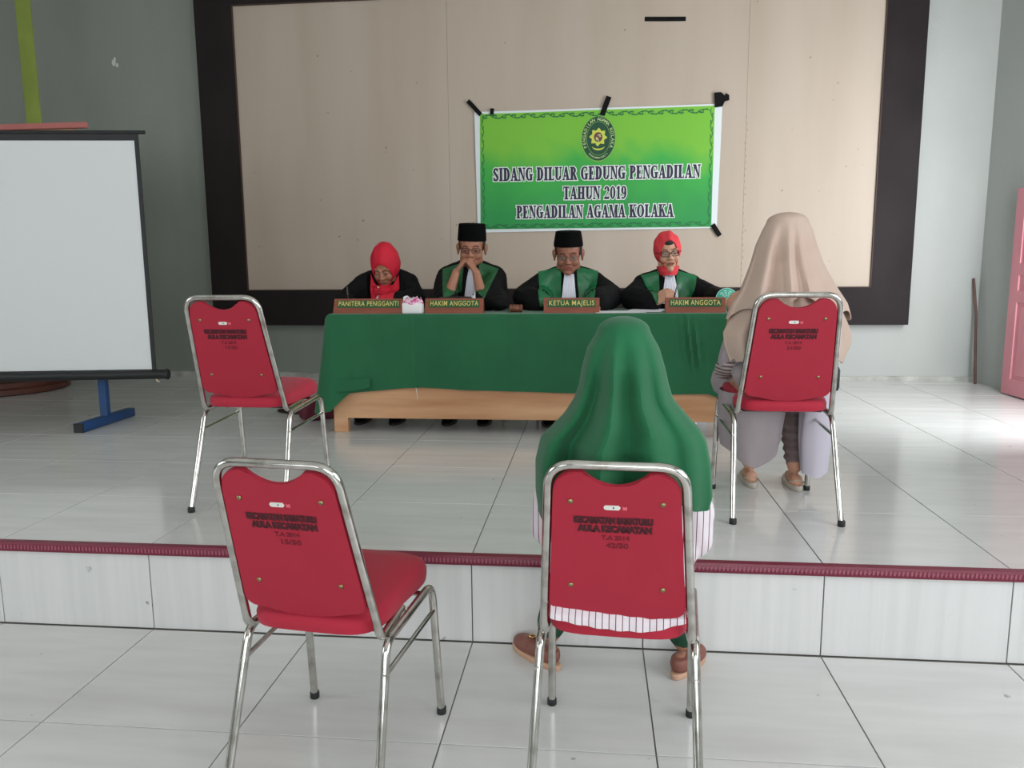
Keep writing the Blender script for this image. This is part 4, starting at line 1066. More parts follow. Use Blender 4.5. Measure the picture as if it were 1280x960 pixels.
def robe_person(label, X, Y, jz, HC, HMr, k, skin, elbows, wrists, hands, voxr=.009, lean=-.12, female=False, sleeve_r=(.066, .074, .080), sleeve_to=1.0, sx=.165, ears=True, g=1.0, seed=0, robe_m='black_cloth'):
    """seated figure facing the camera in a black robe; returns root, robe bvh, head matrix"""
    root = thing('person', label, 'person', (X, Y, S))
    HM = Matrix.Translation(HC) @ HMr @ Matrix.Diagonal((1.0 if female else 1.09, 1, 1, 1))
    bm = bmesh.new(); head_parts(bm, HM, k, female, ears)
    cap(bm, Vector(HC)+Vector((0, .02, -.06)), .052, (0, lean-.01, jz+.02), .062, 14)
    torso(bm, jz, sx, lean, .94*g); legs_front(bm)
    for i, s in enumerate((-1, 1)):
        sh = Vector((s*sx, lean-.03, jz-.01)); chain(bm, [sh, Vector(elbows[i]), Vector(wrists[i])], [.048, .040, .026])
        hand(bm, wrists[i], *hands[i])
    me = voxel(bm, .0042, 2, 'body'); obj('body', me, skin, root)
    bm = bmesh.new(); torso(bm, jz, sx+.004, lean, 1.10*g)
    ell(bm, (0, lean+.0, jz-.06), (.185*g, .125, .13), u=18, v=12)
    ell(bm, (0, -.02, .54), (.22, .16, .11)); ell(bm, (0, .02, .72), (.18, .15, .2))
    for i, s in enumerate((-1, 1)):
        sh = Vector((s*(sx+.004), lean-.03, jz-.012)); el = Vector(elbows[i]); wr = Vector(wrists[i]); we = el.lerp(wr, sleeve_to)
        chain(bm, [sh, el, we], [sleeve_r[0], sleeve_r[1], sleeve_r[2]])
        cap(bm, sh, sleeve_r[0], Vector((s*(sx-.02), lean-.02, jz-.2)), .07)
        cap(bm, (s*.09, -.02, .545), .105, (s*.12, -.43, .51), .085); cap(bm, (s*.12, -.43, .5), .085, (s*.13, -.38, .16), .095)
    me = voxel(bm, voxr, 5, 'robe', fn=wrink(9, .007, 26, .003, seed)); bv = bvh_of(me)
    obj('robe', me, robe_m, root); black_shoes(root)
    return root, bv, HM
def peci(root, HM, k, tilt=-6, h=.098, zb=.046, r=.083, top=.92):
    bm = bmesh.new(); T_ = HM @ Matrix.Translation(Vector((0, .008, zb))*k) @ Matrix.Rotation(math.radians(tilt), 4, 'X')
    lathe(bm, [(r*.97*k, -.004), (r*k, 0), (r*.985*k, h*.25*k), (r*(top+.02)*k, h*.9*k), (r*top*k, h*k), (r*(top-.06)*k, (h+.004)*k), (r*.4*k, (h+.007)*k)], n=32, sx=1, sy=1.22)
    me = me_of(bm, 'cap', True, 35); me.transform(T_); c = obj('peci_cap', me, 'velvet', root)
    bm = bmesh.new(); tube(bm, [(0, r*1.22*k*math.cos(a)*top*.97, (h+.0068)*k) for a in [PI*i/12 for i in range(13)]], .0015, 5); me = me_of(bm, 'seam'); me.transform(T_); obj('cap_seam', me, 'hair', c)
def hair_cap(root, HM, k, low=-.035):
    bm = bmesh.new()
    q = bmesh.ops.create_uvsphere(bm, u_segments=24, v_segments=16, radius=1); vs = q['verts']
    bmesh.ops.scale(bm, vec=Vector((.0795, .099, .086))*k, verts=vs); bmesh.ops.translate(bm, vec=Vector((0, .014, .034))*k, verts=vs)
    kill = [v for v in bm.verts if v.co.z < (low+.0)*k or (v.co.y < -.050*k and v.co.z < .052*k)]
    bmesh.ops.delete(bm, geom=kill, context='VERTS'); me = me_of(bm, 'hair'); me.transform(HM); obj('hair', me, 'hair', root)
def yoke(root, bv, pl, name='collar_panel', m='yoke', off=.008, seed=0):
    """pl: four corners (top-inner, top-outer, bottom-outer, bottom-inner) in (x,z)"""
    ti, to, bo, bi = [Vector(p) for p in pl]
    f = lambda u, v: tuple(ti.lerp(to, u).lerp(bi.lerp(bo, u), v))
    bm = drape(bv, f, off, 18, 22, lambda u, v: .004*math.sin(u*9+seed+v*3)*v+.003*math.sin(v*7+u*4))
    obj(name, bm, m, root)
def bib(root, bv, xc, z0, z1, w0, w1, off=.016):
    f = lambda u, v: (xc+(u-.5)*(w0+(w1-w0)*v), z0+(z1-z0)*v)
    bm = drape(bv, f, off, 41, 16, lambda u, v: .0035*math.sin(u*2*PI*8))
    b = obj('pleated_bib', bm, 'bib', root)
    bm = bmesh.new()
    return b

# --- man with clasped hands (second from the left)
HCB = (0, -.17, .812+.32)
B, bvB, HMB = robe_person('man in black cap and glasses resting his mouth on clasped hands', -.81, 5.36, .945, (0.012, -.175, 1.120), rotm(9, 4, 2), 1.04, 'skin',
    [(-.125, -.385, .775), (.115, -.385, .768)], [(-.066, -.335, .968), (.062, -.335, .960)],
    [((.55, .10, .80), (-.80, -.25, .55), 62, -1, 1.0), ((-.50, .08, .84), (.82, -.25, .48), 62, 1, 1.0)],
    lean=-.11, sleeve_r=(.068, .078, .080), sleeve_to=.06, sx=.165, seed=1)
peci(B, HMB, 1.04, -4, .098, .050, .084); hair_cap(B, HMB, 1.04); face_extras(B, HMB, 1.04); glasses(B, HMB, 1.04, 'glasses', .0017)
bib(B, bvB, .020, .985, .735, .050, .118)
yoke(B, bvB, ((-.040, 1.03), (-.185, .985), (-.125, .80), (-.050, .84)), 'collar_panel', 'yoke_dark'); yoke(B, bvB, ((.060, 1.03), (.190, .985), (.130, .80), (.062, .86)), 'collar_panel', 'yoke_dark', seed=2)
# wide robe sleeves fallen open around the elbows
for s, p0, p1 in ((-1, (-.19, -.20, .80), (-.20, -.36, .765)), (1, (.18, -.20, .80), (.215, -.42, .785))):
    bm = bmesh.new(); cap(bm, p0, .075, p1, .060); ell(bm, (p1[0], p1[1]-.03, .775), (.075, .095, .05)); cap(bm, (s*.175, -.15, .91), .068, p0, .076)
    me = voxel(bm, .008, 5, fn=wrink(12, .008, 30, .003, s)); obj('sleeve', me, 'black_cloth', B)
# --- man in the middle
C, bvC, HMC = robe_person('man in black cap and thin glasses looking down behind the middle name plate', -.163, 5.36, .905, (0, -.20, 1.076), rotm(14, 0, 0), 1.04, 'skin_dark',
    [(-.285, -.23, .800), (.275, -.23, .800)], [(-.155, -.42, .770), (.165, -.46, .768)],
    [((.72, -.60, .02), (-.15, -.1, 1), 42, -1, 1.0), ((.12, -1, -.02), (.7, .0, .7), 50, -1, 1.0)],
    lean=-.12, sleeve_r=(.068, .082, .085), sleeve_to=.80, sx=.17, seed=2)
peci(C, HMC, 1.04, -8, .086, .050, .084, .86); hair_cap(C, HMC, 1.04); face_extras(C, HMC, 1.04); glasses(C, HMC, 1.04, 'wire', .0010, .023, .014)
bib(C, bvC, .004, .948, .735, .058, .100)
yoke(C, bvC, ((-.046, .995), (-.198, .965), (-.165, .75), (-.046, .745)), seed=1); yoke(C, bvC, ((.052, .995), (.195, .965), (.158, .75), (.074, .745)), seed=3)
# --- woman in coral hijab
D, bvD, HMD = robe_person('woman in coral red hijab and dark glasses holding a pen behind the right name plate', .47, 5.36, .880, (.0, -.20, 1.082), rotm(6, 5, -5), 1.0, 'skin_light',
    [(-.225, -.26, .795), (.285, -.25, .790)], [(-.085, -.44, .775), (.300, -.43, .780)],
    [((.62, -.35, .45), (-.35, -.75, .45), 58, -1, .95), ((.2, -.9, .1), (0, .1, 1), 50, -1, .95)],
    lean=-.12, female=True, sleeve_r=(.064, .078, .072), sleeve_to=.78, sx=.155, ears=False, seed=3)
face_extras(D, HMD, 1.0); glasses(D, HMD, 1.0, 'glasses', .0021, .0245, .0155)
bib(D, bvD, .015, .945, .755, .050, .118)
yoke(D, bvD, ((-.052, .965), (-.165, .935), (-.085, .765), (-.050, .765)), seed=4); yoke(D, bvD, ((.060, .965), (.190, .930), (.140, .745), (.055, .735)), seed=6)
# --- clerk
A, bvA, HMA = robe_person('woman in bright red hijab and black blazer bowed down writing at the table end', -1.385, 5.36, .900, (.020, -.245, 1.000), rotm(27, -4, 0), .98, 'skin',
    [(-.255, -.23, .800), (.215, -.23, .800)], [(-.190, -.43, .775), (.020, -.44, .785)],
    [((.25, -.85, .05), (-.5, .1, .85), 50, -1, .9), ((-.9, -.3, .0), (0, -.2, 1), 38, 1, .9)],
    lean=-.13, female=True, sleeve_r=(.062, .066, .050), sleeve_to=.85, sx=.158, ears=False, seed=4)
face_extras(A, HMA, .98)
def hijab_head(root, HM, k, m, open_r=(.054, .074), zc=-.012, bun=0, rx=.09, peak=0):
    """cloth closely wrapped round a head: from the oval face opening over the crown to the back"""
    bm = bmesh.new(); n = 48; rows_ = 16
    def f(u, v):
        a = 2*PI*u; ca, sa = math.cos(a), math.sin(a)
        ox, oz = open_r[0]*ca, zc+open_r[1]*sa+ (peak*max(0, sa)**6)
        yo = -.066-.020*(1-abs(ca))+.010*(sa < 0)*abs(sa)
        if v < .12:
            t = v/.12; x = ox*(1+.10*t); z = zc+(oz-zc)*(1+.10*t); y = yo+.006-.010*t
            return HM @ (Vector((x, y, z))*k)
        t = (v-.12)/.88; th = t*PI*.5*1.0
        rz, ry = .114, .128
        ph0 = .62; ph = ph0+(PI-.03-ph0)*t
        kx = math.sin(ph)/math.sin(ph0); bl = min(1, t*3.0)
        x = (ox*1.10)*(1-bl)+rx*math.sin(ph)*ca*bl; z = (zc+(oz-zc)*1.10)*(1-bl)+(zc*.2+.024+rz*math.sin(ph)*sa)*bl
        y = (yo-.004)*(1-bl)+(-ry*math.cos(ph)*.86+.012)*bl if t < .5 else (-ry*math.cos(ph)*.98+.012)
        if sa > .3 and bun: z += bun*max(0, math.sin(ph-.5))*max(0, sa)**1.5; 
        w_ = .0022*math.sin(a*9+t*6)+.003*noise.noise(Vector((ca*3, sa*3, t*4)))
        return HM @ (Vector((x*(1+w_*6), y, z+w_))*k)
    V = grid(bm, n, rows_*2, f, closed=True); bm.faces.new(V[-1])
    return bm
def join_bm(a, b):
    me = bpy.data.meshes.new('x'); b.to_mesh(me); b.free(); a.from_mesh(me); bpy.data.meshes.remove(me); return a
def neck_drape(zt, zb, ct, cb, rt, rb, n=36, rows_=14, amp=.006, frontdrop=0, seed=0):
    bm = bmesh.new()
    def f(u, v):
        a = 2*PI*u; ca, sa = math.cos(a), math.sin(a)
        z = zt+(zb-zt)*v-frontdrop*v*max(0, -sa)**2; c = Vector(ct).lerp(Vector(cb), v); rx = rt[0]+(rb[0]-rt[0])*v**1.3; ry = rt[1]+(rb[1]-rt[1])*v**1.3
        w_ = 1+amp*10*math.sin(a*7+seed+v*5)*v*.5+.05*noise.noise(Vector((ca*2, sa*2, v*4+seed)))
        return (c.x+rx*ca*w_, c.y+ry*sa*w_, z)
    grid(bm, n, rows_, f, closed=True); return bm
bm = hijab_head(D, HMD, 1.0, 'hijab_coral', (.053, .080), -.016, 0, .088, peak=.012)
bm = join_bm(bm, neck_drape(.992, .935, (.006, -.185, 0), (.006, -.185, 0), (.073, .082), (.052, .074), amp=.003))
obj('hijab', bm, 'hijab_coral', D)
bm = bmesh.new(); ell(bm, (0, 0, 0), (.03, .012, .018)); me = me_of(bm, 'inner'); me.transform(HMD @ Matrix.Translation((0, -.074, .066))); obj('inner_cap', me, 'hair', D)
bm = hijab_head(A, HMA, .98, 'hijab_red', (.056, .072), -.026, .036, .100, peak=.01)
bm = join_bm(bm, neck_drape(.885, .83, (0, -.225, 0), (0, -.19, 0), (.080, .085), (.092, .11), amp=.004))
obj('hijab', bm, 'hijab_red', A)
def fA(u, v):
    x = -.098+.190*u; zt = .862+.10*abs((x+.002)/.098)**2.5; return (x+.016+.006*v, zt+(.748-zt)*v)
bm = drape(bvA, fA, .016, 40, 20, lambda u, v: .006*math.sin(u*22+v*2)+.012*(1-v)-.010*math.exp(-((u-.49)/.03)**2))
obj('hijab_front_panel', bm, 'hijab_red', A)
bm = bmesh.new()
for i in range(12): ell(bm, (-.004, -.340+.001*i, .868-.011*i), (.0028, .003, .0035), u=6, v=4)
obj('zip_fastener', bm, 'rubber', A)
bm = bmesh.new(); ell(bm, (-.004, -.350, .872), (.006, .004, .008), u=10, v=6); obj('zip_pull', bm, 'bead', A)
bm = bmesh.new(); lathe(bm, [(.030, -.016), (.032, -.012), (.032, .012), (.030, .016)], (0.028, -.435, .790), 20, mtx=RY); obj('wrist_band', bm, 'silver', A)
# blazer lapels
for s in (-1, 1): yoke(A, bvA, ((s*.075, .955), (s*.115, .955), (s*.105, .78), (s*.072, .77)), 'lapel', 'velvet', .006, s)
# pens held in hands (each a thing of its own)
def pen(p0, p1, m, label, r=.0038):
    bm = bmesh.new(); p0, p1 = Vector(p0), Vector(p1); d = p1-p0
    tube(bm, [Vector((0, 0, 0)), d*.08, d*.1, d], .0012, 8, r1=r)
    bm.free(); bm = bmesh.new(); tube(bm, [d*.10, d*.98], r, 10); o = obj('pen', bm, m, loc=tuple(p0))
    b2 = bmesh.new(); tube(b2, [Vector((0, 0, 0)), d*.10], .0010, 8, r1=r*.9); obj('tip', b2, 'silver', o)
    b2 = bmesh.new(); tube(b2, [d*.62+Vector((0, -r*1.4, 0)), d*.96+Vector((0, -r*1.4, 0))], .0010, 6); obj('clip', b2, 'silver', o)
    tag(o, label, 'pen', 'pens in hands')
pen((-1.532, 4.83, 1.062), (-1.588, 4.99, 1.200), 'wire', 'grey pen in the writing hand of the clerk in the red hijab', .0042)
pen((-.238, 4.83, 1.060), (-.320, 4.98, 1.158), 'bib', 'slim white pen in the hand of the man behind the middle plate', .0042)
pen((.468, 4.84, 1.062), (.506, 4.83, 1.215), 'glasses', 'dark pen held upright by the woman in the coral hijab', .0045)

# --- women seen from behind: cloth built ring by ring from crown to hem
def veil(outline, zt, hem, yc, depth, front=1, nu=120, nv=54, foldamp=.012, foldk=None, seed=0, hem_amp=.008, top_flat=.0, thick_=.004, ypow=.5):
    """outline rows: (z, xL, xR); yc(z), depth(z): centre and half depth; hem(a): z of the hem at angle a (0 = +x, 90 deg = +y, away from the camera)"""
    rows_ = sorted(outline, key=lambda r_: -r_[0])
    def at_z(z):
        if z >= rows_[0][0]: return rows_[0][1], rows_[0][2]
        for i in range(len(rows_)-1):
            a, b = rows_[i], rows_[i+1]
            if b[0] <= z <= a[0]:
                t = (a[0]-z)/(a[0]-b[0]); t2 = t
                return a[1]+(b[1]-a[1])*t2, a[2]+(b[2]-a[2])*t2
        return rows_[-1][1], rows_[-1][2]
    bm = bmesh.new(); zcap = rows_[0][0]
    def f(u, v):
        a = 2*PI*u; ca, sa = math.cos(a), math.sin(a); zh = hem(a)+hem_amp*math.sin(a*6+seed)
        if v < .14:
            t = v/.14; ph = t*PI/2; s_ = math.sin(ph); z = zcap+(zt-zcap)*math.cos(ph)
        else:
            t = (v-.14)/.86; z = zcap+(zh-zcap)*t; s_ = 1
        xl, xr = at_z(z); cx = (xl+xr)/2; rx = (xr-xl)/2; ry = depth(z)
        drop = max(0, (zcap-z)/(zcap-hem(a)+1e-6))
        fd = foldamp*drop**1.1*(foldk(a) if foldk else (math.sin(a*7+seed+drop)+.5*math.sin(a*13+2*seed)+.6*noise.noise(Vector((ca*2.2, sa*2.2, seed+drop*1.2)))))
        q = 1+fd/max(rx, .05)*abs(sa)**.7
        return (cx+rx*s_*ca, yc(z)+ry*s_*sa*q+ (fd*.4*ca if s_ == 1 else 0), z)
    V = grid(bm, nu, nv, f, closed=True); bm.faces.new(V[0])
    thick(bm, thick_); return bm

# green woman, lower floor
FW = thing('person', 'woman in long green hijab and striped white shirt seated with her back to the camera', 'person', (.072, 1.965, 0), math.radians(176))
def w2(root, p): return PM(root).inverted() @ Vector(p)
bm = bmesh.new()
HCF = Vector((.074, 1.965, 1.062)); HMF = Matrix.Translation(HCF) @ Matrix.Rotation(math.radians(176), 4, 'Z') @ rotm(8, 0, 0)
head_parts(bm, HMF, .97, True)
tr = Matrix.Translation((.072, 1.965, 0)) @ Matrix.Rotation(math.radians(176), 4, 'Z')
b2 = bmesh.new(); torso(b2, .845, .150, .02, .95); cap(b2, (0, -.0, 1.0), .05, (0, .0, .86), .058)
legs = ((-1, (.105, -.33, .475), (.192, -.500, .112)), (1, (.15, -.33, .475), (.240, -.492, .112)))
for s, kn, an in legs:
    h = Vector((s*.09, .0, .535)); k_ = Vector((s*kn[0], kn[1], kn[2])); a_ = Vector((s*an[0], an[1], an[2]))
    chain(b2, [h, k_, a_], [.078, .056, .034])
    sh = Vector((s*.152, .01, .84)); el = Vector((s*.180, -.05, .64)); wr = Vector((s*.10, -.26, .60)); chain(b2, [sh, el, wr], [.045, .038, .026]); hand(b2, wr, (-s*.4, -.85, -.05), (0, .1, 1), 30, -s, .95)
    toe = a_+Vector((s*(.040 if s < 0 else .075), -.09, -.082)); cap(b2, a_+Vector((-s*.008, .012, -.066)), .026, toe, .022)
bmesh.ops.transform(b2, matrix=tr, verts=b2.verts); bm = join_bm(bm, b2)
me = voxel(bm, .005, 2, 'body'); obj('body', me, 'skin', FW, world=True)
bm = bmesh.new(); torso(bm, .84, .158, .01, 1.10); ell(bm, (0, .015, .56), (.165, .15, .09)); ell(bm, (0, .0, .78), (.165, .12, .15))
for s in (-1, 1):
    sh = Vector((s*.155, .01, .84)); el = Vector((s*.188, -.04, .64)); wr = Vector((s*.12, -.23, .60)); chain(bm, [sh, el, wr], [.056, .052, .050]); cap(bm, (s*.15, -.02, .60), .05, (s*.135, -.05, .53), .05); cap(bm, (s*.08, 0, .54), .085, (s*.12, -.22, .53), .08)
cap(bm, (-.195, -.03, .70), .045, (-.190, -.05, .62), .050)
me = voxel(bm, .008, 4, 'shirt', fn=wrink(10, .008, 28, .003, 5)); obj('striped_shirt', me, 'shirt', FW)
# shirt tail hanging over the rear of the seat between the panel and the cushion
bm = bmesh.new()
def tail(u, v):
    x = -.098+.322*u; z0 = .512; zb = .462+.020*(1-u)**2+.020*max(0, u-.75)/.25-.010*math.sin(PI*u)
    return (x, 1.826-.030*min(1, v*1.6)-.003*math.sin(u*40)*v, z0+(zb-z0)*v)
grid(bm, 60, 10, tail); thick(bm, .002); obj('shirt_tail', bm, 'shirt', FW, world=True)
bm = bmesh.new()
for s, kn, an in legs:
    h = Vector((s*.09, .0, .535)); k_ = Vector((s*kn[0], kn[1], kn[2])); a_ = Vector((s*an[0], an[1], an[2]+.028))
    chain(bm, [h, k_, a_], [.084, .062, .050]); cap(bm, k_, .062, k_.lerp(a_, .5), .056)
me = voxel(bm, .007, 4, 'trousers', fn=wrink(12, .006, 30, .002, 8)); obj('trousers', me, 'trouser_green', FW)
def loafer(root, heel, toe, world=True):
    heel, toe = Vector(heel), Vector(toe); d = (toe-heel); L_ = d.length; d.normalize(); ang = math.atan2(d.y, d.x)-PI/2
    T_ = Matrix.Translation(heel.lerp(toe, .5)) @ Matrix.Rotation(ang, 4, 'Z'); h = L_/2
    bm = bmesh.new(); ell(bm, (0, -h*.52, .045), (.033, h*.46, .038)); ell(bm, (0, h*.42, .034), (.041, h*.55, .028)); cap(bm, (0, -h*.6, .05), .030, (0, h*.3, .034), .036)
    me = voxel(bm, .004, 3)
    # open the throat: flatten the top behind the tongue
    for v in me.vertices:
        if v.co.z > .062 and v.co.y < h*.25: v.co.z = .062+(v.co.z-.062)*.2
    me.transform(T_); sh = obj('shoe', me, 'loafer', root, world=world)
    bm = bmesh.new(); pts = []
    n = 32; R_ = []
    for z, g in ((0, .95), (.003, 1.0), (.015, 1.02), (.020, .97)):
        R_.append([bm.verts.new(((.036+.008*(math.sin(a) > 0)*math.sin(a))*g*math.cos(a), (h+.003)*g*math.sin(a), z)) for a in [2*PI*i/n for i in range(n)]])
    for i in range(3):
        for k_ in range(n): bm.faces.new((R_[i][k_], R_[i][(k_+1) % n], R_[i+1][(k_+1) % n], R_[i+1][k_]))
    bm.faces.new(R_[0][::-1]); bm.faces.new(R_[-1]); me = me_of(bm, 'sole'); me.transform(T_); obj('sole', me, 'sole', sh, world=world)
    bm = bmesh.new(); tube(bm, [(-.036, h*.12, .050), (-.02, h*.16, .062), (0, h*.17, .066), (.02, h*.16, .062), (.036, h*.12, .050)], .006, 8, flat=.5); me = me_of(bm, 'strap'); me.transform(T_); obj('strap', me, 'loafer', sh, world=world)
    bm = bmesh.new(); tube(bm, [(.011*math.cos(2*PI*i/14), h*.17+.011*math.sin(2*PI*i/14), .0725) for i in range(15)], .0022, 6, cap=False); me = me_of(bm, 'ring'); me.transform(T_); obj('buckle_ring', me, 'gold', sh, world=world)
loafer(FW, (-.105, 2.425, 0), (-.265, 2.590, 0)); loafer(FW, (.268, 2.400, 0), (.375, 2.575, 0))
olF = [(1.165, .010, .140), (1.125, -.014, .163), (1.075, -.028, .178), (1.035, -.034, .187), (1.00, -.046, .198), (.96, -.071, .232), (.928, -.102, .262), (.90, -.130, .280), (.84, -.144, .293), (.76, -.144, .299), (.70, -.136, .285), (.64, -.110, .262)]
def hemF(a):
    ca, sa = math.cos(a), math.sin(a)
    if sa < 0: base = .76+.02*ca
    else: base = .72
    t = (1-ca)/2
    side = .645 if ca < 0 else .725
    return base*(1-abs(ca)**2)+side*abs(ca)**2
def depF(z): return pchip([(.6, .145), (.80, .150), (.90, .155), (.97, .145), (1.02, .125), (1.08, .122), (1.165, .080)], z)
def ycF(z): return pchip([(.6, 1.945), (.86, 1.945), (.95, 1.94), (1.05, 1.955), (1.165, 1.965)], z)
FK = [(-2.65, .18, .9), (-2.20, .17, -1.5), (-1.85, .12, .9), (-1.55, .10, -.45), (-1.25, .13, .6), (-.92, .11, -1.1), (-.62, .12, .8), (-.3, .12, -.4)]
def foldF(a):
    if a > PI: a -= 2*PI
    return sum(h_*math.exp(-((a-c)/w_)**2) for c, w_, h_ in FK)+.35*math.sin(a*9)
bm = veil(olF, 1.202, hemF, ycF, depF, foldamp=.066, foldk=foldF, seed=2, hem_amp=.006)
obj('hijab', bm, 'hijab_green', FW, world=True)

# cream woman, on the stage
EW = thing('person', 'woman in long cream hijab and grey clothes seated on the stage facing the table', 'person', (.752, 3.275, S), math.radians(180))
trE = Matrix.Translation((.752, 3.275, S)) @ Matrix.Rotation(PI, 4, 'Z')
bm = bmesh.new(); HME = Matrix.Translation((.775, 3.30, 1.395)) @ Matrix.Rotation(math.radians(170), 4, 'Z') @ rotm(4, 0, 0)
head_parts(bm, HME, .98, True); b2 = bmesh.new(); torso(b2, .845, .155, .0, .95); cap(b2, (0, -.01, 1.02), .05, (0, .0, .86), .058)
legsE = ((1, (.11, -.36, .46), (.03, -.33, .105)), (-1, (.16, -.36, .46), (.158, -.285, .105)))
for s, kn, an in legsE:
    h = Vector((s*.09, .0, .53)); k_ = Vector((s*kn[0], kn[1], kn[2])); a_ = Vector((s*an[0], an[1], an[2])); chain(b2, [h, k_, a_], [.078, .055, .036])
    sh = Vector((s*.155, .0, .84)); el = Vector((s*.185, -.06, .61)); wr = Vector((s*.10, -.27, .58)); chain(b2, [sh, el, wr], [.045, .038, .026]); hand(b2, wr, (-s*.4, -.85, -.05), (0, .1, 1), 30, -s, .95)
    cap(b2, a_+Vector((0, .03, -.062)), .030, a_+Vector((-.01, -.13, -.078)), .022)
bmesh.ops.transform(b2, matrix=trE, verts=b2.verts); bm = join_bm(bm, b2)
me = voxel(bm, .005, 2, 'body'); obj('body', me, 'skin_light', EW, world=True)
for s, kn, an in legsE:
    bm = bmesh.new(); x, y = s*an[0], an[1]
    T_ = trE
    def shoe_f(u, v):
        a = 2*PI*u; g = [(.95, 0), (1, .004), (1.02, .016), (.96, .026)][int(round(v*3))]
        return (x-.004+.036*g[0]*math.cos(a), y-.045+.125*g[0]*math.sin(a), g[1])
    V = grid(bm, 28, 4, shoe_f, closed=True); bm.faces.new(V[0][::-1]); bm.faces.new(V[-1]); sh = obj('sandal', bm, 'clear_sole', EW)
    bm = bmesh.new(); tube(bm, [(x+.034*math.cos(a), y+.030+.030*math.sin(a), .030+.020*max(0, math.sin(a))) for a in [-.3+PI*1.2*i/12 for i in range(13)]], .004, 6, flat=.5); obj('heel_strap', bm, 'clear_sole', sh)
bm = bmesh.new(); torso(bm, .83, .135, .0, 1.02); ell(bm, (0, .01, .56), (.19, .14, .10)); ell(bm, (0, .0, .76), (.17, .12, .16))
for s in (-1, 1):
    sh = Vector((s*.14, .0, .80)); el = Vector((s*.185, -.05, .61)); wr = Vector((s*.12, -.24, .58)); chain(bm, [sh, el, wr], [.054, .050, .046])
me = voxel(bm, .008, 4, 'tunic', fn=wrink(11, .008, 28, .003, 9)); obj('tunic', me, 'grey_cloth', EW)
# wide grey skirt leg on the left, narrow brown-grey trouser leg, pale cloth hanging on the right
def world_cloth(name, fn_, m, nu, nv, root, t=.004, closed=False):
    bm = bmesh.new(); grid(bm, nu, nv, fn_, closed=closed); thick(bm, t); return obj(name, bm, m, root, world=True)
def skirt(u, v):
    a = 2*PI*u; ca, sa = math.cos(a), math.sin(a); zt, zb0 = .80, .475
    t = v; xl = .535+.0*t+.035*t*t; xr = .82-.0*t; 
    cx, rx = (xl+xr)/2, (xr-xl)/2
    zb = .468 + .085*max(0, ca)**1.2 + .07*max(0, -ca)**1.6 + .03*max(0, sa)
    z = zt+(zb-zt)*t; yc_, ry = 3.36+.13*t, .15+.02*t
    w_ = 1+.05*math.sin(a*6+1)*t
    return (cx+rx*ca*w_, yc_+ry*sa*w_, z)
world_cloth('skirt', skirt, 'grey_cloth', 70, 24, EW, closed=True)
bm = bmesh.new()
bx = .752
cap(bm, (.70, 3.33, .84), .09, (.62, 3.63, .80), .085); cap(bm, (.86, 3.33, .84), .09, (.91, 3.63, .78), .085)
me = voxel(bm, .008, 4, 'lap'); obj('skirt_lap', me, 'grey_cloth', EW, world=True)
bm = bmesh.new(); chain(bm, [(.90, 3.62, .78), (.905, 3.60, .62), (.908, 3.565, .455)], [.070, .062, .044])
me = voxel(bm, .006, 3, 'trouser_leg', fn=lambda p, n_: p+n_*(.004*math.sin(p.z*170+6*p.x)+.003*noise.noise(p*18))); obj('trouser_leg', me, 'brown_cloth', EW, world=True)
def flapR(u, v):
    a = 2*PI*u; ca, sa = math.cos(a), math.sin(a); z = .80-(.80-.395-.02*abs(ca))*v; cx = .960+.012*v; rx = .052+.014*math.sin(v*3)
    return (cx+rx*ca*(1+.1*math.sin(a*5+v*2)), 3.46+.03*v+.05*sa, z)
world_cloth('hanging_cloth', flapR, 'lavender', 40, 22, EW, closed=True)
bm = bmesh.new(); chain(bm, [(.610, 3.29, 1.02), (.575, 3.32, .92), (.565, 3.44, .87)], [.045, .046, .042])
me = voxel(bm, .007, 3, 'slv', fn=wrink(14, .008, 30, .003, 3)); obj('grey_sleeve', me, 'sleeve_stripe', EW, world=True)
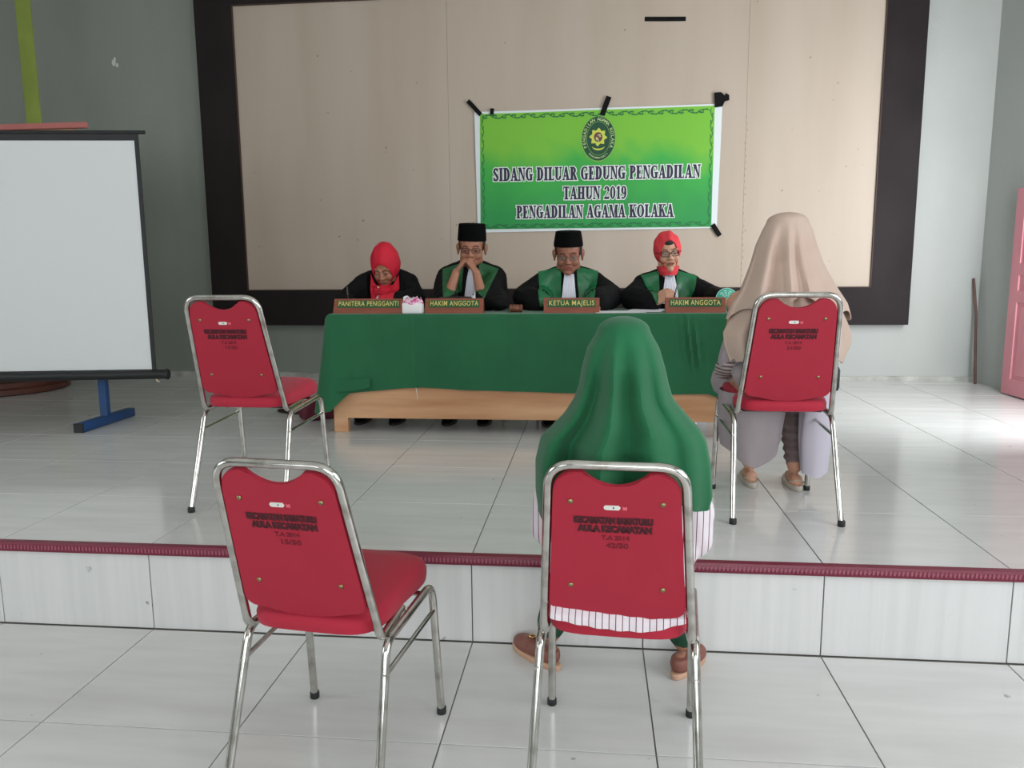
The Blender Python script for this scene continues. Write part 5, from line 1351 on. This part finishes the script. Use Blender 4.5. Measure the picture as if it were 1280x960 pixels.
# two-layer cream hijab
olE = [(1.49, .690, .850), (1.455, .672, .866), (1.40, .648, .880), (1.33, .628, .905), (1.27, .606, .935), (1.22, .586, .964), (1.17, .556, .998), (1.10, .530, 1.022)]
olE2 = [(1.49, .700, .842), (1.40, .660, .872), (1.33, .640, .893), (1.25, .616, .928), (1.17, .580, .968), (1.10, .546, 1.002), (1.05, .524, 1.024), (1.0, .530, 1.022), (.96, .545, 1.005), (.90, .565, .985)]
def depE(z): return pchip([(.9, .150), (1.17, .150), (1.25, .145), (1.33, .125), (1.40, .120), (1.49, .085)], z)
def ycE(z): return pchip([(.9, 3.245), (1.2, 3.245), (1.33, 3.27), (1.49, 3.295)], z)
def foldE(a):
    if a > PI: a -= 2*PI
    K = [(-2.4, .16, 1.1), (-2.05, .14, -1.2), (-1.75, .10, .9), (-1.50, .07, -.9), (-1.30, .10, .7), (-.95, .16, -.6), (-.6, .14, .8), (-2.8, .12, -.7)]
    return sum(h_*math.exp(-((a-c)/w_)**2) for c, w_, h_ in K)+.35*math.sin(a*8+1)
def hemE1(a):
    ca, sa = math.cos(a), math.sin(a)
    return (1.135+.05*max(0, -sa)**2-.02*abs(ca) if ca > -.3 else 1.12+.03*max(0, -sa))
def hemE2(a):
    ca, sa = math.cos(a), math.sin(a); return .985-.055*abs(ca)**.8*(1 if abs(ca) < .93 else .7)+.01*math.sin(a*5)
bm = veil(olE, 1.528, hemE1, ycE, depE, foldamp=.045, foldk=foldE, seed=4, hem_amp=.016)
obj('hijab', bm, 'hijab_cream', EW, world=True)
bm = veil(olE2, 1.518, hemE2, lambda z: ycE(z)+.004, lambda z: depE(z)-.010, foldamp=.038, foldk=lambda a: foldE(a+.12), seed=5, hem_amp=.012)
obj('hijab_under_layer', bm, 'hijab_cream', EW, world=True)
# black shoulder bag just showing on her right
hb = thing('handbag', 'small black handbag beside the woman in the cream hijab', 'handbag', (.985, 3.40, .795))
bm = bmesh.new(); box(bm, (0, 0, .055), (.07, .15, .11), bev=.02); obj('bag_body', bm, 'bag', hb)
bm = bmesh.new(); tube(bm, fillet([(0, -.05, .10), (0, -.04, .16), (0, .04, .16), (0, .05, .10)], .03), .005, 6); obj('handle', bm, 'bag', hb)
